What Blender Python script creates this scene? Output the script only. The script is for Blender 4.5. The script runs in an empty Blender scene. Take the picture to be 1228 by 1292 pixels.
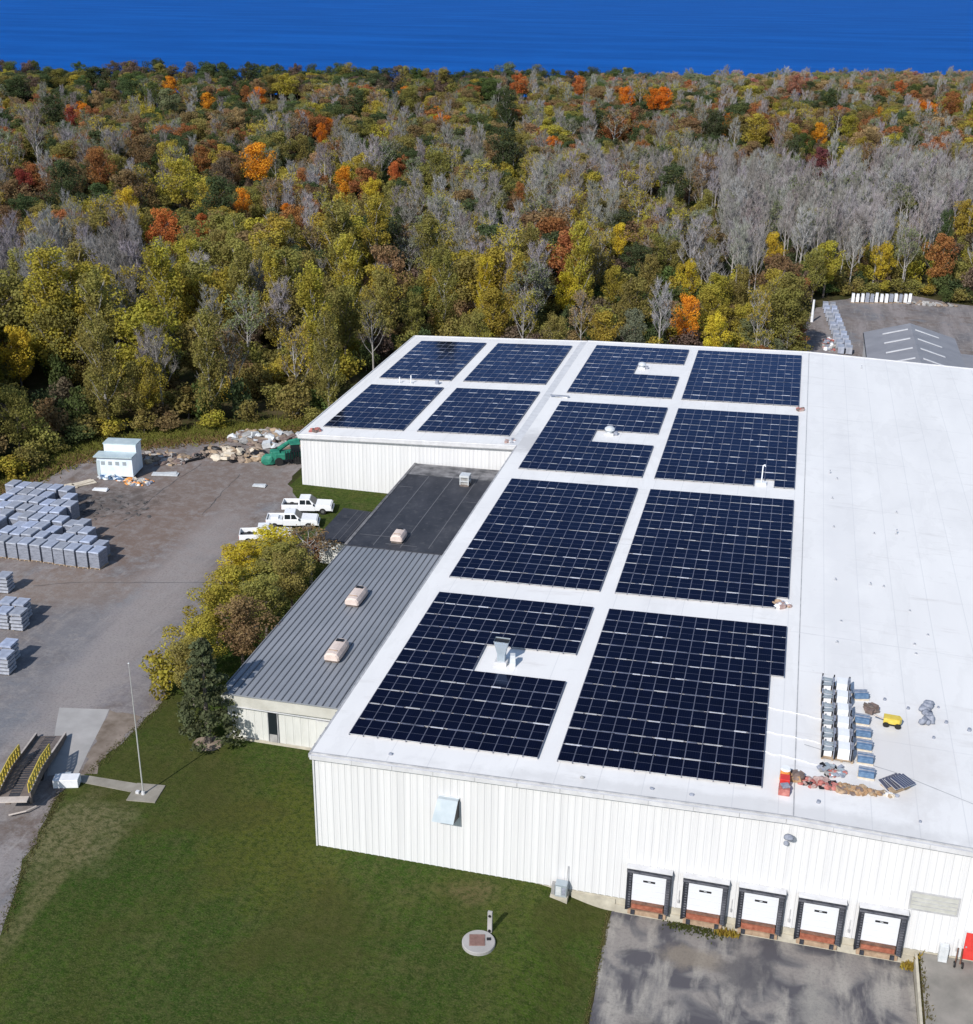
import bpy, math, random
import numpy as np
from mathutils import Vector, Matrix
R_ = random.Random(7)
NR = np.random.default_rng(11)
D = bpy.data
scene = bpy.context.scene
COL = scene.collection
pi = math.pi
# ------------------------------------------------------------------ camera model
CAMLOC = (29.982, -71.185, 59.624)
FWD = (-0.21755779, 0.89521035, -0.38893063)
RGT = (0.97025490, 0.24170339, 0.01359848)
UPV = (-0.10617935, 0.37440329, 0.92116668)
FPX = 1564.861
def project(x, y, z):
    X = (x-CAMLOC[0], y-CAMLOC[1], z-CAMLOC[2])
    d = sum(X[i]*FWD[i] for i in range(3)); a = sum(X[i]*RGT[i] for i in range(3)); b = sum(X[i]*UPV[i] for i in range(3))
    return 614+FPX*a/d, 646-FPX*b/d, d
def ground_at(u, v, z=0.0):
    a = (u-614)/FPX; b = -(v-646)/FPX
    d = [FWD[i]+a*RGT[i]+b*UPV[i] for i in range(3)]
    t = (z-CAMLOC[2])/d[2]
    return CAMLOC[0]+t*d[0], CAMLOC[1]+t*d[1]

# ------------------------------------------------------------------ materials
def newmat(name):
    m = D.materials.new(name); m.use_nodes = True
    nt = m.node_tree; b = nt.nodes['Principled BSDF']
    return m, nt, b
def L(nt, a, b): nt.links.new(a, b)
def plain(name, c, rough=.6, metal=0., spec=.4):
    m, nt, b = newmat(name)
    b.inputs['Base Color'].default_value = (*c, 1); b.inputs['Roughness'].default_value = rough
    b.inputs['Metallic'].default_value = metal; b.inputs['Specular IOR Level'].default_value = spec
    return m
def ramp(nt, fac, stops):
    r = nt.nodes.new('ShaderNodeValToRGB'); e = r.color_ramp.elements
    while len(e) < len(stops): e.new(.5)
    for i, (p, c) in enumerate(stops):
        e[i].position = p; e[i].color = (*c, 1)
    L(nt, fac, r.inputs['Fac']); return r.outputs['Color']
def coords(nt, mode='pos', scale=(1,1,1), rot=0.):
    if mode == 'pos':
        g = nt.nodes.new('ShaderNodeNewGeometry').outputs['Position']
    else:
        g = nt.nodes.new('ShaderNodeTexCoord').outputs['Object']
    mp = nt.nodes.new('ShaderNodeMapping'); mp.inputs['Scale'].default_value = scale; mp.inputs['Rotation'].default_value = (0,0,rot)
    L(nt, g, mp.inputs['Vector']); return mp.outputs['Vector']
def noise(nt, vec, scale, detail=5, rough=.6, dist=0.):
    n = nt.nodes.new('ShaderNodeTexNoise'); n.inputs['Scale'].default_value = scale; n.inputs['Detail'].default_value = detail
    n.inputs['Roughness'].default_value = rough; n.inputs['Distortion'].default_value = dist
    L(nt, vec, n.inputs['Vector']); return n.outputs['Fac']
def mix(nt, fac, a, b, mode='MIX'):
    m = nt.nodes.new('ShaderNodeMix'); m.data_type = 'RGBA'; m.blend_type = mode
    for s, v in ((m.inputs['Factor'], fac), (m.inputs[6], a), (m.inputs[7], b)):
        if hasattr(v, 'is_output'): L(nt, v, s)
        elif isinstance(v, (int, float)): s.default_value = v
        else: s.default_value = (*v, 1)
    return m.outputs[2]
def area(nt, cx, cy, rx, ry, rot=0.):
    """soft-edged patch of ground colour at a fixed place, ragged by noise"""
    v = coords(nt, 'pos'); n = noise(nt, v, .35, 6, .7)
    sb = nt.nodes.new('ShaderNodeVectorMath'); sb.operation = 'SUBTRACT'; L(nt, v, sb.inputs[0]); sb.inputs[1].default_value = (cx, cy, 0)
    mp = nt.nodes.new('ShaderNodeMapping'); mp.vector_type = 'POINT'; mp.inputs['Rotation'].default_value = (0,0,-rot); L(nt, sb.outputs[0], mp.inputs['Vector'])
    m2 = nt.nodes.new('ShaderNodeVectorMath'); m2.operation = 'MULTIPLY'; L(nt, mp.outputs[0], m2.inputs[0]); m2.inputs[1].default_value = (1/rx, 1/ry, 0)
    ln = nt.nodes.new('ShaderNodeVectorMath'); ln.operation = 'LENGTH'; L(nt, m2.outputs[0], ln.inputs[0])
    d = mathn(nt, 'ADD', ln.outputs['Value'], mathn(nt, 'MULTIPLY', mathn(nt, 'SUBTRACT', n, .5), 2.6))
    mr = nt.nodes.new('ShaderNodeMapRange'); mr.inputs['From Min'].default_value = 1.25; mr.inputs['From Max'].default_value = .55
    L(nt, d, mr.inputs['Value']); return mr.outputs['Result']
def mathn(nt, op, a, b=0., c=None):
    m = nt.nodes.new('ShaderNodeMath'); m.operation = op
    for s, v in zip(m.inputs, (a, b, c)):
        if v is None: continue
        if hasattr(v, 'is_output'): L(nt, v, s)
        else: s.default_value = v
    return m.outputs[0]
def mottled(name, c1, c2, scale=1., rough=.7, mode='obj', stretch=(1,1,1), metal=0., spec=.4, lo=.3, hi=.7, bump=0., bscale=None):
    m, nt, b = newmat(name)
    v = coords(nt, mode, stretch)
    f = noise(nt, v, scale)
    L(nt, ramp(nt, f, [(lo, c1), (hi, c2)]), b.inputs['Base Color'])
    b.inputs['Roughness'].default_value = rough; b.inputs['Metallic'].default_value = metal; b.inputs['Specular IOR Level'].default_value = spec
    if bump:
        bp = nt.nodes.new('ShaderNodeBump'); bp.inputs['Strength'].default_value = 1; bp.inputs['Distance'].default_value = bump
        L(nt, noise(nt, v, bscale or scale*4), bp.inputs['Height']); L(nt, bp.outputs[0], b.inputs['Normal'])
    return m
M = {}
def VARY(name, amt=.45):
    nt = M[name].node_tree; b = nt.nodes['Principled BSDF']; lk_ = b.inputs['Base Color'].links[0]; src = lk_.from_socket
    oi = nt.nodes.new('ShaderNodeObjectInfo'); hs = nt.nodes.new('ShaderNodeHueSaturation'); L(nt, src, hs.inputs['Color'])
    L(nt, mathn(nt, 'ADD', 1-amt/2, mathn(nt, 'MULTIPLY', oi.outputs['Random'], amt)), hs.inputs['Value'])
    L(nt, mathn(nt, 'ADD', .6, mathn(nt, 'MULTIPLY', oi.outputs['Random'], .7)), hs.inputs['Saturation']); L(nt, hs.outputs[0], b.inputs['Base Color'])
def setup_mats():
    M['white_siding'] = mottled('white_siding', (.63,.63,.635), (.71,.71,.712), 1.6, .45, 'pos', (1,1,.02), lo=.35, hi=.62)
    M['cream_siding'] = mottled('cream_siding', (.52,.525,.49), (.68,.68,.65), .5, .6, 'pos', (1,1,.3))
    M['white_trim'] = mottled('white_trim', (.52,.52,.53), (.66,.66,.67), 1.2, .5, 'pos')
    M['grey_trim'] = mottled('grey_trim', (.30,.30,.31), (.5,.5,.5), 1.5, .5, 'pos')
    M['concrete'] = mottled('concrete', (.34,.31,.25), (.56,.52,.42), .9, .9, 'pos', bump=.02)
    M['concrete_pale'] = mottled('concrete_pale', (.30,.29,.28), (.40,.385,.375), .5, .9, 'pos')
    M['path_concrete'] = mottled('path_concrete', (.22,.20,.165), (.32,.295,.25), .8, .9, 'pos')
    M['black_rubber'] = mottled('black_rubber', (.010,.011,.015), (.05,.055,.07), 3., .8, 'obj', (1,1,.4))
    M['rubber_grey'] = mottled('rubber_grey', (.04,.045,.06), (.16,.16,.18), 2.5, .8, 'obj', (1,1,.3))
    M['rust'] = mottled('rust', (.20,.055,.03), (.42,.15,.09), 2.5, .8, 'pos')
    M['rust_dark'] = mottled('rust_dark', (.09,.05,.035), (.24,.12,.08), 2.5, .8, 'pos')
    M['rust_pale'] = mottled('rust_pale', (.26,.17,.11), (.46,.33,.22), 2.5, .8, 'pos')
    M['door_white'] = plain('door_white', (.68,.70,.74), .4)
    M['dark'] = plain('dark', (.012,.012,.015), .5)
    M['glass_dark'] = plain('glass_dark', (.015,.02,.025), .12)
    M['red_paint'] = mottled('red_paint', (.55,.035,.03), (.7,.06,.05), 2, .45)
    M['galv'] = mottled('galv', (.36,.42,.46), (.46,.51,.55), 1.2, .4, metal=.35)
    M['galv_pale'] = mottled('galv_pale', (.55,.58,.6), (.75,.77,.78), 3., .45, metal=.2)
    M['beige_metal'] = mottled('beige_metal', (.58,.47,.41), (.72,.61,.55), 2., .6)
    M['aluminium'] = mottled('aluminium', (.5,.5,.52), (.8,.8,.82), 4., .35, 'pos', metal=.2)
    M['tray_blue'] = mottled('tray_blue', (.05,.055,.075), (.17,.185,.25), 1.1, .5, 'pos')
    M['pole_grey'] = plain('pole_grey', (.42,.42,.40), .5)
    M['yellow_paint'] = mottled('yellow_paint', (.58,.42,.04), (.70,.55,.12), 3, .5)
    M['steel_brown'] = mottled('steel_brown', (.10,.08,.07), (.22,.18,.16), 1.5, .7)
    M['steel_pale'] = mottled('steel_pale', (.42,.36,.32), (.58,.52,.47), 1.5, .7)
    M['truck_white'] = plain('truck_white', (.82,.83,.84), .25, 0, .5)
    M['tyre'] = plain('tyre', (.015,.015,.015), .8)
    M['rim'] = plain('rim', (.35,.35,.36), .3, .7)
    M['lamp_red'] = plain('lamp_red', (.35,.02,.02), .3)
    M['lamp_clear'] = plain('lamp_clear', (.6,.6,.58), .15)
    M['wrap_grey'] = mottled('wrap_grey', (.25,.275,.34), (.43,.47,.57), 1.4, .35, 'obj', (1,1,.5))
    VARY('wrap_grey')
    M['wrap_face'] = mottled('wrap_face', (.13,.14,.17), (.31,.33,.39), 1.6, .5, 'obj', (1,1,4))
    M['wood'] = mottled('wood', (.28,.2,.13), (.45,.34,.23), 3, .8)
    M['wood_pale'] = mottled('wood_pale', (.5,.43,.33), (.68,.61,.5), 2, .8)
    M['cardboard'] = mottled('cardboard', (.26,.155,.08), (.44,.28,.16), 3, .85)
    M['tan_rock'] = mottled('tan_rock', (.16,.12,.095), (.34,.27,.21), 1.3, .9)
    M['grey_scrap'] = mottled('grey_scrap', (.2,.2,.2), (.45,.44,.42), 1.1, .8)
    M['white_plastic'] = mottled('white_plastic', (.7,.72,.75), (.85,.86,.88), 2, .4)
    M['slab_grey'] = mottled('slab_grey', (.28,.30,.35), (.46,.48,.54), 2., .6)
    M['blue_wrap'] = mottled('blue_wrap', (.07,.14,.25), (.15,.24,.37), 4, .5)
    M['green_paint'] = mottled('green_paint', (.01,.13,.09), (.04,.26,.17), 1.6, .5)
    M['trailer_white'] = mottled('trailer_white', (.6,.7,.78), (.78,.84,.9), .8, .4)
    M['trailer_roof'] = mottled('trailer_roof', (.33,.42,.46), (.5,.58,.6), .8, .5)
    M['blue_clutter'] = plain('blue_clutter', (.07,.14,.26), .5)
    M['orange'] = mottled('orange', (.65,.2,.04), (.85,.42,.12), 5, .6)
    M['red_cloth'] = mottled('red_cloth', (.30,.07,.06), (.52,.22,.19), 3, .8)
    M['pink_scrap'] = mottled('pink_scrap', (.28,.18,.16), (.48,.36,.33), 4, .8)
    M['brown_tarp'] = mottled('brown_tarp', (.11,.08,.07), (.24,.18,.16), 3, .8)
    M['tarp_grey'] = mottled('tarp_grey', (.16,.18,.23), (.34,.36,.42), 4, .7)
    M['bark_pale'] = mottled('bark_pale', (.24,.22,.21), (.44,.42,.40), 2., .9, 'obj', (1,1,.3))
    M['bark_dark'] = mottled('bark_dark', (.09,.075,.06), (.2,.17,.15), 2., .9, 'obj', (1,1,.3))
    M['grey_roof'] = mottled('grey_roof', (.20,.20,.22), (.27,.27,.29), .25, .6, 'pos')
    # corrugated low roof
    m, nt, b = newmat('ribbed_metal_roof')
    v = coords(nt, 'pos')
    f = noise(nt, v, .12, 4); f2 = noise(nt, coords(nt, 'pos', (2.5,.25,1)), 1.2, 4)
    c = ramp(nt, f, [(.3, (.185,.205,.235)), (.7, (.27,.285,.32))])
    c = mix(nt, mathn(nt, 'MULTIPLY', f2, .35), c, (.36,.37,.38))
    L(nt, c, b.inputs['Base Color']); b.inputs['Roughness'].default_value = .55; b.inputs['Metallic'].default_value = .1
    M['ribbed_roof'] = m
    # black membrane
    m, nt, b = newmat('black_membrane')
    f = noise(nt, coords(nt, 'pos', (1,.5,1)), .35, 6, .65); f2 = noise(nt, coords(nt, 'pos'), 1.5, 5)
    c = ramp(nt, f, [(.35, (.018,.02,.028)), (.62, (.04,.042,.052)), (.8, (.09,.09,.10))])
    c = mix(nt, mathn(nt, 'MULTIPLY', mathn(nt, 'SUBTRACT', f2, .55), 1.2), c, (.2,.2,.2))
    L(nt, c, b.inputs['Base Color']); b.inputs['Roughness'].default_value = .7
    M['membrane'] = m
    M['membrane_worn'] = mottled('membrane_worn', (.07,.07,.075), (.24,.235,.24), .8, .8, 'pos', lo=.35, hi=.65)
    # white roof sheet with seams and faint stains
    m, nt, b = newmat('white_roof_sheet')
    v = coords(nt, 'pos')
    sx = nt.nodes.new('ShaderNodeSeparateXYZ'); L(nt, v, sx.inputs[0])
    c = ramp(nt, noise(nt, coords(nt, 'pos', (1,.25,1)), .22, 5), [(.3, (.73,.72,.71)), (.7, (.80,.79,.775))])
    def seam(axis, period, width, off=0.):
        a = mathn(nt, 'FRACT', mathn(nt, 'DIVIDE', mathn(nt, 'ADD', sx.outputs[axis], off), period))
        return mathn(nt, 'LESS_THAN', a, width/period)
    breakup = ramp(nt, noise(nt, v, .25, 3), [(.42, (0,0,0)), (.6, (1,1,1))])
    s1 = mathn(nt, 'MULTIPLY', seam(0, 3.05, .07, .6), .32)
    s2 = mathn(nt, 'MULTIPLY', mathn(nt, 'MULTIPLY', seam(1, 15.2, .12, 4.), .3), breakup)
    c = mix(nt, s1, c, (.45,.46,.48)); c = mix(nt, s2, c, (.35,.36,.38))
    st = ramp(nt, noise(nt, coords(nt, 'pos', (.35,1.6,1)), .5, 7, .7), [(.58, (0,0,0)), (.76, (1,1,1))])
    c = mix(nt, mathn(nt, 'MULTIPLY', st, .5), c, (.50,.47,.45))
    pz = ramp(nt, noise(nt, coords(nt, 'pos', (1,.35,1)), .16, 6, .65, .4), [(.5, (0,0,0)), (.53, (1,1,1)), (.60, (.2,.2,.2))])
    c = mix(nt, mathn(nt, 'MULTIPLY', pz, .16), c, (.56,.55,.54))
    c = mix(nt, mathn(nt, 'MULTIPLY', area(nt, 38,45,2.,40), .3), c, (.62,.615,.62))
    c = mix(nt, mathn(nt, 'MULTIPLY', area(nt, 40.5,9,4.5,6), .5), c, (.60,.57,.545))
    c = mix(nt, mathn(nt, 'MULTIPLY', area(nt, 1.0,70,3.5,4.0), .6), c, (.42,.41,.41))
    c = mix(nt, mathn(nt, 'MULTIPLY', area(nt, 30,.6,20,.9), .4), c, (.5,.49,.48))
    st2 = ramp(nt, noise(nt, v, 2.2, 3, .5), [(.73, (0,0,0)), (.78, (1,1,1))])
    c = mix(nt, mathn(nt, 'MULTIPLY', st2, .3), c, (.4,.4,.4))
    L(nt, c, b.inputs['Base Color']); b.inputs['Roughness'].default_value = .5; b.inputs['Specular IOR Level'].default_value = .3
    M['roof_white'] = m
    # solar glass, uv driven cell pattern
    m, nt, b = newmat('solar_glass')
    uv = nt.nodes.new('ShaderNodeTexCoord').outputs['UV']; s = nt.nodes.new('ShaderNodeSeparateXYZ'); L(nt, uv, s.inputs[0])
    def grid(o, n, w):
        a = mathn(nt, 'FRACT', mathn(nt, 'MULTIPLY', o, float(n)))
        return mathn(nt, 'LESS_THAN', mathn(nt, 'ABSOLUTE', mathn(nt, 'SUBTRACT', a, .5)), .5-w)
    gx = grid(s.outputs[0], 6, .03); gy = grid(s.outputs[1], 12, .03)
    mid = mathn(nt, 'LESS_THAN', mathn(nt, 'ABSOLUTE', mathn(nt, 'SUBTRACT', s.outputs[1], .5)), .012)
    cell = mathn(nt, 'MULTIPLY', gx, gy)
    tone = ramp(nt, noise(nt, coords(nt, 'pos'), .9, 2), [(.3, (.001,.001,.004)), (.7, (.002,.0025,.010))])
    c = mix(nt, cell, (.008,.009,.02), tone); c = mix(nt, mid, c, (.055,.06,.085))
    fr = mathn(nt, 'MULTIPLY', grid(s.outputs[0], 1, .022), grid(s.outputs[1], 1, .011))
    c = mix(nt, fr, (.085,.09,.125), c)
    L(nt, c, b.inputs['Base Color']); b.inputs['Roughness'].default_value = .5; b.inputs['Specular IOR Level'].default_value = 0.
    gl = nt.nodes.new('ShaderNodeBsdfGlossy'); gl.inputs['Color'].default_value = (.40,.55,.95,1); gl.inputs['Roughness'].default_value = .14
    fz = nt.nodes.new('ShaderNodeFresnel'); fz.inputs['IOR'].default_value = 1.30
    ms = nt.nodes.new('ShaderNodeMixShader'); L(nt, fz.outputs[0], ms.inputs[0]); L(nt, b.outputs[0], ms.inputs[1]); L(nt, gl.outputs[0], ms.inputs[2])
    L(nt, ms.outputs[0], nt.nodes['Material Output'].inputs['Surface'])
    M['solar'] = m
    # lawn
    m, nt, b = newmat('lawn_grass')
    v = coords(nt, 'pos')
    c = ramp(nt, noise(nt, v, .09, 5, .6, .4), [(.36, (.032,.078,.011)), (.5, (.052,.098,.014)), (.62, (.080,.104,.020))])
    c = mix(nt, ramp(nt, noise(nt, v, 1.1, 6, .75), [(.4, (0,0,0)), (.75, (1,1,1))]), c, (.085,.08,.036))
    c = mix(nt, ramp(nt, noise(nt, coords(nt, 'pos', (1.4,.5,1), .5), .8, 6, .7), [(.5, (0,0,0)), (.8, (.75,.75,.75))]), c, (.017,.033,.008))
    c = mix(nt, ramp(nt, noise(nt, v, 5., 4, .8), [(.45, (0,0,0)), (.8, (.7,.7,.7))]), c, (.013,.023,.007))
    c = mix(nt, ramp(nt, noise(nt, coords(nt, 'pos', (.22,.55,1), .35), .55, 5, .65), [(.54, (0,0,0)), (.72, (.6,.6,.6))]), c, (.125,.115,.05))
    c = mix(nt, ramp(nt, noise(nt, coords(nt, 'pos', (1.,.10,1), .62), .9, 3, .5), [(.45, (0,0,0)), (.6, (.5,.5,.5))]), c, (.030,.062,.010))
    c = mix(nt, ramp(nt, noise(nt, v, .13, 3, .5, .6), [(.5, (0,0,0)), (.66, (.4,.4,.4))]), c, (.070,.066,.02))
    c = mix(nt, mathn(nt, 'MULTIPLY', area(nt, -18.6,-3.6,4.2,5.0), .8), c, (.19,.165,.09))
    c = mix(nt, mathn(nt, 'MULTIPLY', area(nt, -16.9,-10,.9,8,.1), .7), c, (.16,.14,.07))
    c = mix(nt, mathn(nt, 'MULTIPLY', area(nt, 12.6,-2.2,1.6,1.4), .6), c, (.15,.11,.06))
    c = mix(nt, mathn(nt, 'MULTIPLY', area(nt, -3.,1.,6,8), .6), c, (.10,.105,.018))
    c = mix(nt, mathn(nt, 'MULTIPLY', area(nt, 18.5,-8,3.,7), .5), c, (.06,.11,.014))
    c = mix(nt, ramp(nt, noise(nt, v, 2.1, 4, .75), [(.44, (0,0,0)), (.60, (.75,.75,.75))]), c, (.022,.040,.009))
    c = mix(nt, ramp(nt, noise(nt, coords(nt, 'pos', (1,1.7,1), .9), 1.5, 5, .8), [(.50, (0,0,0)), (.66, (.7,.7,.7))]), c, (.085,.092,.030))
    c = mix(nt, ramp(nt, noise(nt, v, 7., 3, .8), [(.50, (0,0,0)), (.68, (.7,.7,.7))]), c, (.115,.12,.05))
    c = mix(nt, ramp(nt, noise(nt, v, .075, 4, .6, .8), [(.50, (0,0,0)), (.62, (.45,.45,.45))]), c, (.062,.060,.020))
    L(nt, c, b.inputs['Base Color']); b.inputs['Roughness'].default_value = 1.; b.inputs['Specular IOR Level'].default_value = 0.
    bp = nt.nodes.new('ShaderNodeBump'); bp.inputs['Distance'].default_value = .08; L(nt, noise(nt, v, 6., 4, .7), bp.inputs['Height']); L(nt, bp.outputs[0], b.inputs['Normal'])
    M['lawn'] = m
    m, nt, b = newmat('woodland_floor')
    v = coords(nt, 'pos')
    c = ramp(nt, noise(nt, v, .15, 6, .7), [(.35, (.030,.036,.014)), (.5, (.06,.05,.025)), (.65, (.11,.085,.05))])
    c = mix(nt, ramp(nt, noise(nt, v, 1.3, 5, .7), [(.45, (0,0,0)), (.7, (1,1,1))]), c, (.045,.06,.018))
    L(nt, c, b.inputs['Base Color']); b.inputs['Roughness'].default_value = 1.; b.inputs['Specular IOR Level'].default_value = 0.
    M['woodfloor'] = m
    # yard: worn asphalt and gravel
    m, nt, b = newmat('worn_yard_asphalt')
    v = coords(nt, 'pos')
    c = ramp(nt, noise(nt, v, .05, 6, .6, .3), [(.38, (.140,.136,.145)), (.5, (.195,.172,.165)), (.63, (.215,.182,.166))])
    lane = coords(nt, 'pos', (1,.12,1), -.16)
    c = mix(nt, ramp(nt, noise(nt, lane, .28, 4, .5), [(.46, (0,0,0)), (.60, (.85,.85,.85))]), c, (.275,.245,.24))
    c = mix(nt, ramp(nt, noise(nt, lane, .55, 7, .7, .5), [(.50, (0,0,0)), (.66, (.7,.7,.7))]), c, (.12,.105,.10))
    c = mix(nt, ramp(nt, noise(nt, v, .11, 7, .72, .9), [(.52, (0,0,0)), (.62, (.85,.85,.85))]), c, (.135,.10,.082))
    c = mix(nt, ramp(nt, noise(nt, coords(nt, 'pos', (1,.6,1), .8), .13, 6, .7, .4), [(.56, (0,0,0)), (.64, (.7,.7,.7))]), c, (.165,.175,.195))
    c = mix(nt, ramp(nt, noise(nt, lane, 1.5, 5, .6, .2), [(.58, (0,0,0)), (.68, (.6,.6,.6))]), c, (.33,.30,.285))
    for (cx, cy, rx, ry, ro, f, cc) in ((-43,55,12,21,.1,.9,(.18,.13,.105)), (-34,18,7,16,.25,.6,(.17,.178,.20)), (-30.5,30,3.2,34,.12,.75,(.29,.26,.25)), (-38,66,14,8,0,.75,(.185,.145,.125)), (-50,56,7,5,.5,.8,(.10,.085,.078)), (-42,33,8,4,.2,.7,(.23,.18,.15)), (-24,20,2.5,14,.05,.5,(.17,.165,.185))):
        c = mix(nt, mathn(nt, 'MULTIPLY', area(nt, cx, cy, rx, ry, ro), f), c, cc)
    c = mix(nt, ramp(nt, noise(nt, v, .7, 7, .8), [(.45, (0,0,0)), (.66, (.7,.7,.7))]), c, (.29,.27,.26))
    c = mix(nt, ramp(nt, noise(nt, v, 4.5, 4, .8), [(.48, (0,0,0)), (.8, (.8,.8,.8))]), c, (.09,.085,.085))
    L(nt, c, b.inputs['Base Color']); b.inputs['Roughness'].default_value = .95; b.inputs['Specular IOR Level'].default_value = .15
    M['yard'] = m
    m, nt, b = newmat('patched_apron_asphalt')
    v = coords(nt, 'pos')
    c = ramp(nt, noise(nt, v, .28, 4, .5, .8), [(.43, (.085,.082,.093)), (.49, (.145,.14,.143)), (.57, (.24,.222,.208))])
    c = mix(nt, ramp(nt, noise(nt, coords(nt, 'pos', (1.3,.3,1)), .6, 5, .6), [(.5, (0,0,0)), (.66, (.85,.85,.85))]), c, (.33,.31,.28))
    c = mix(nt, ramp(nt, noise(nt, v, .35, 6, .6, 1.3), [(.56, (0,0,0)), (.72, (.7,.7,.7))]), c, (.07,.068,.075))
    c = mix(nt, mathn(nt, 'MULTIPLY', area(nt, 28.5,-3.3,2.4,1.3), .8), c, (.22,.19,.155))
    c = mix(nt, mathn(nt, 'MULTIPLY', area(nt, 32.,-4.2,1.8,2.6), .8), c, (.085,.082,.09))
    c = mix(nt, mathn(nt, 'MULTIPLY', area(nt, 36.5,-6,1.0,3.2), .7), c, (.26,.25,.23))
    c = mix(nt, mathn(nt, 'MULTIPLY', area(nt, 27.5,-10.8,3.0,1.2), .85), c, (.06,.058,.062))
    c = mix(nt, ramp(nt, noise(nt, v, 5, 4, .8), [(.48, (0,0,0)), (.8, (.6,.6,.6))]), c, (.08,.078,.08))
    L(nt, c, b.inputs['Base Color']); b.inputs['Roughness'].default_value = .9; b.inputs['Specular IOR Level'].default_value = .2
    M['apron'] = m
    M['tar'] = mottled('tar', (.045,.042,.045), (.10,.095,.095), 1.5, .8, 'pos')
    # lake
    m, nt, b = newmat('lake_water')
    v = coords(nt, 'pos', (.0022,.0045,1), -.23)
    c = ramp(nt, noise(nt, v, 1.6, 6, .6, .3), [(.36, (.003,.060,.26)), (.5, (.004,.072,.305)), (.64, (.005,.090,.37))])
    c = mix(nt, ramp(nt, noise(nt, coords(nt, 'pos', (.02,.05,1), -.23), 1.4, 6, .8), [(.4, (0,0,0)), (.7, (.45,.45,.45))]), c, (.008,.115,.42))
    L(nt, c, b.inputs['Base Color']); b.inputs['Roughness'].default_value = .6; b.inputs['Specular IOR Level'].default_value = .05; b.inputs['IOR'].default_value = 1.1
    bp = nt.nodes.new('ShaderNodeBump'); bp.inputs['Distance'].default_value = .08; L(nt, noise(nt, coords(nt, 'pos', (.02,.08,1), -.23), 1., 5), bp.inputs['Height']); L(nt, bp.outputs[0], b.inputs['Normal'])
    M['lake'] = m
    # foliage: colour carried per tree
    m, nt, b = newmat('foliage')
    at = nt.nodes.new('ShaderNodeAttribute'); at.attribute_type = 'INSTANCER'; at.attribute_name = 'leaf_col'
    fa = nt.nodes.new('ShaderNodeAttribute'); fa.attribute_type = 'GEOMETRY'; fa.attribute_name = 'tint'
    hs = nt.nodes.new('ShaderNodeHueSaturation'); L(nt, at.outputs['Color'], hs.inputs['Color'])
    L(nt, mathn(nt, 'ADD', .485, mathn(nt, 'MULTIPLY', fa.outputs['Fac'], .03)), hs.inputs['Hue'])
    L(nt, mathn(nt, 'ADD', .74, mathn(nt, 'MULTIPLY', fa.outputs['Fac'], .70)), hs.inputs['Value'])
    L(nt, hs.outputs[0], b.inputs['Base Color']); b.inputs['Roughness'].default_value = .8; b.inputs['Specular IOR Level'].default_value = .12
    tr = nt.nodes.new('ShaderNodeBsdfTranslucent'); L(nt, hs.outputs[0], tr.inputs['Color'])
    ms = nt.nodes.new('ShaderNodeMixShader'); ms.inputs[0].default_value = .40; L(nt, b.outputs[0], ms.inputs[1]); L(nt, tr.outputs[0], ms.inputs[2]); L(nt, ms.outputs[0], nt.nodes['Material Output'].inputs['Surface'])
    M['foliage'] = m
    m, nt, b = newmat('twig')
    fa = nt.nodes.new('ShaderNodeAttribute'); fa.attribute_type = 'GEOMETRY'; fa.attribute_name = 'tint'
    at = nt.nodes.new('ShaderNodeAttribute'); at.attribute_type = 'INSTANCER'; at.attribute_name = 'twig_col'
    hs = nt.nodes.new('ShaderNodeHueSaturation'); L(nt, at.outputs['Color'], hs.inputs['Color'])
    L(nt, mathn(nt, 'ADD', .65, mathn(nt, 'MULTIPLY', fa.outputs['Fac'], .7)), hs.inputs['Value'])
    L(nt, hs.outputs[0], b.inputs['Base Color']); b.inputs['Roughness'].default_value = .9; b.inputs['Specular IOR Level'].default_value = .1
    M['twig'] = m
setup_mats()

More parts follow.
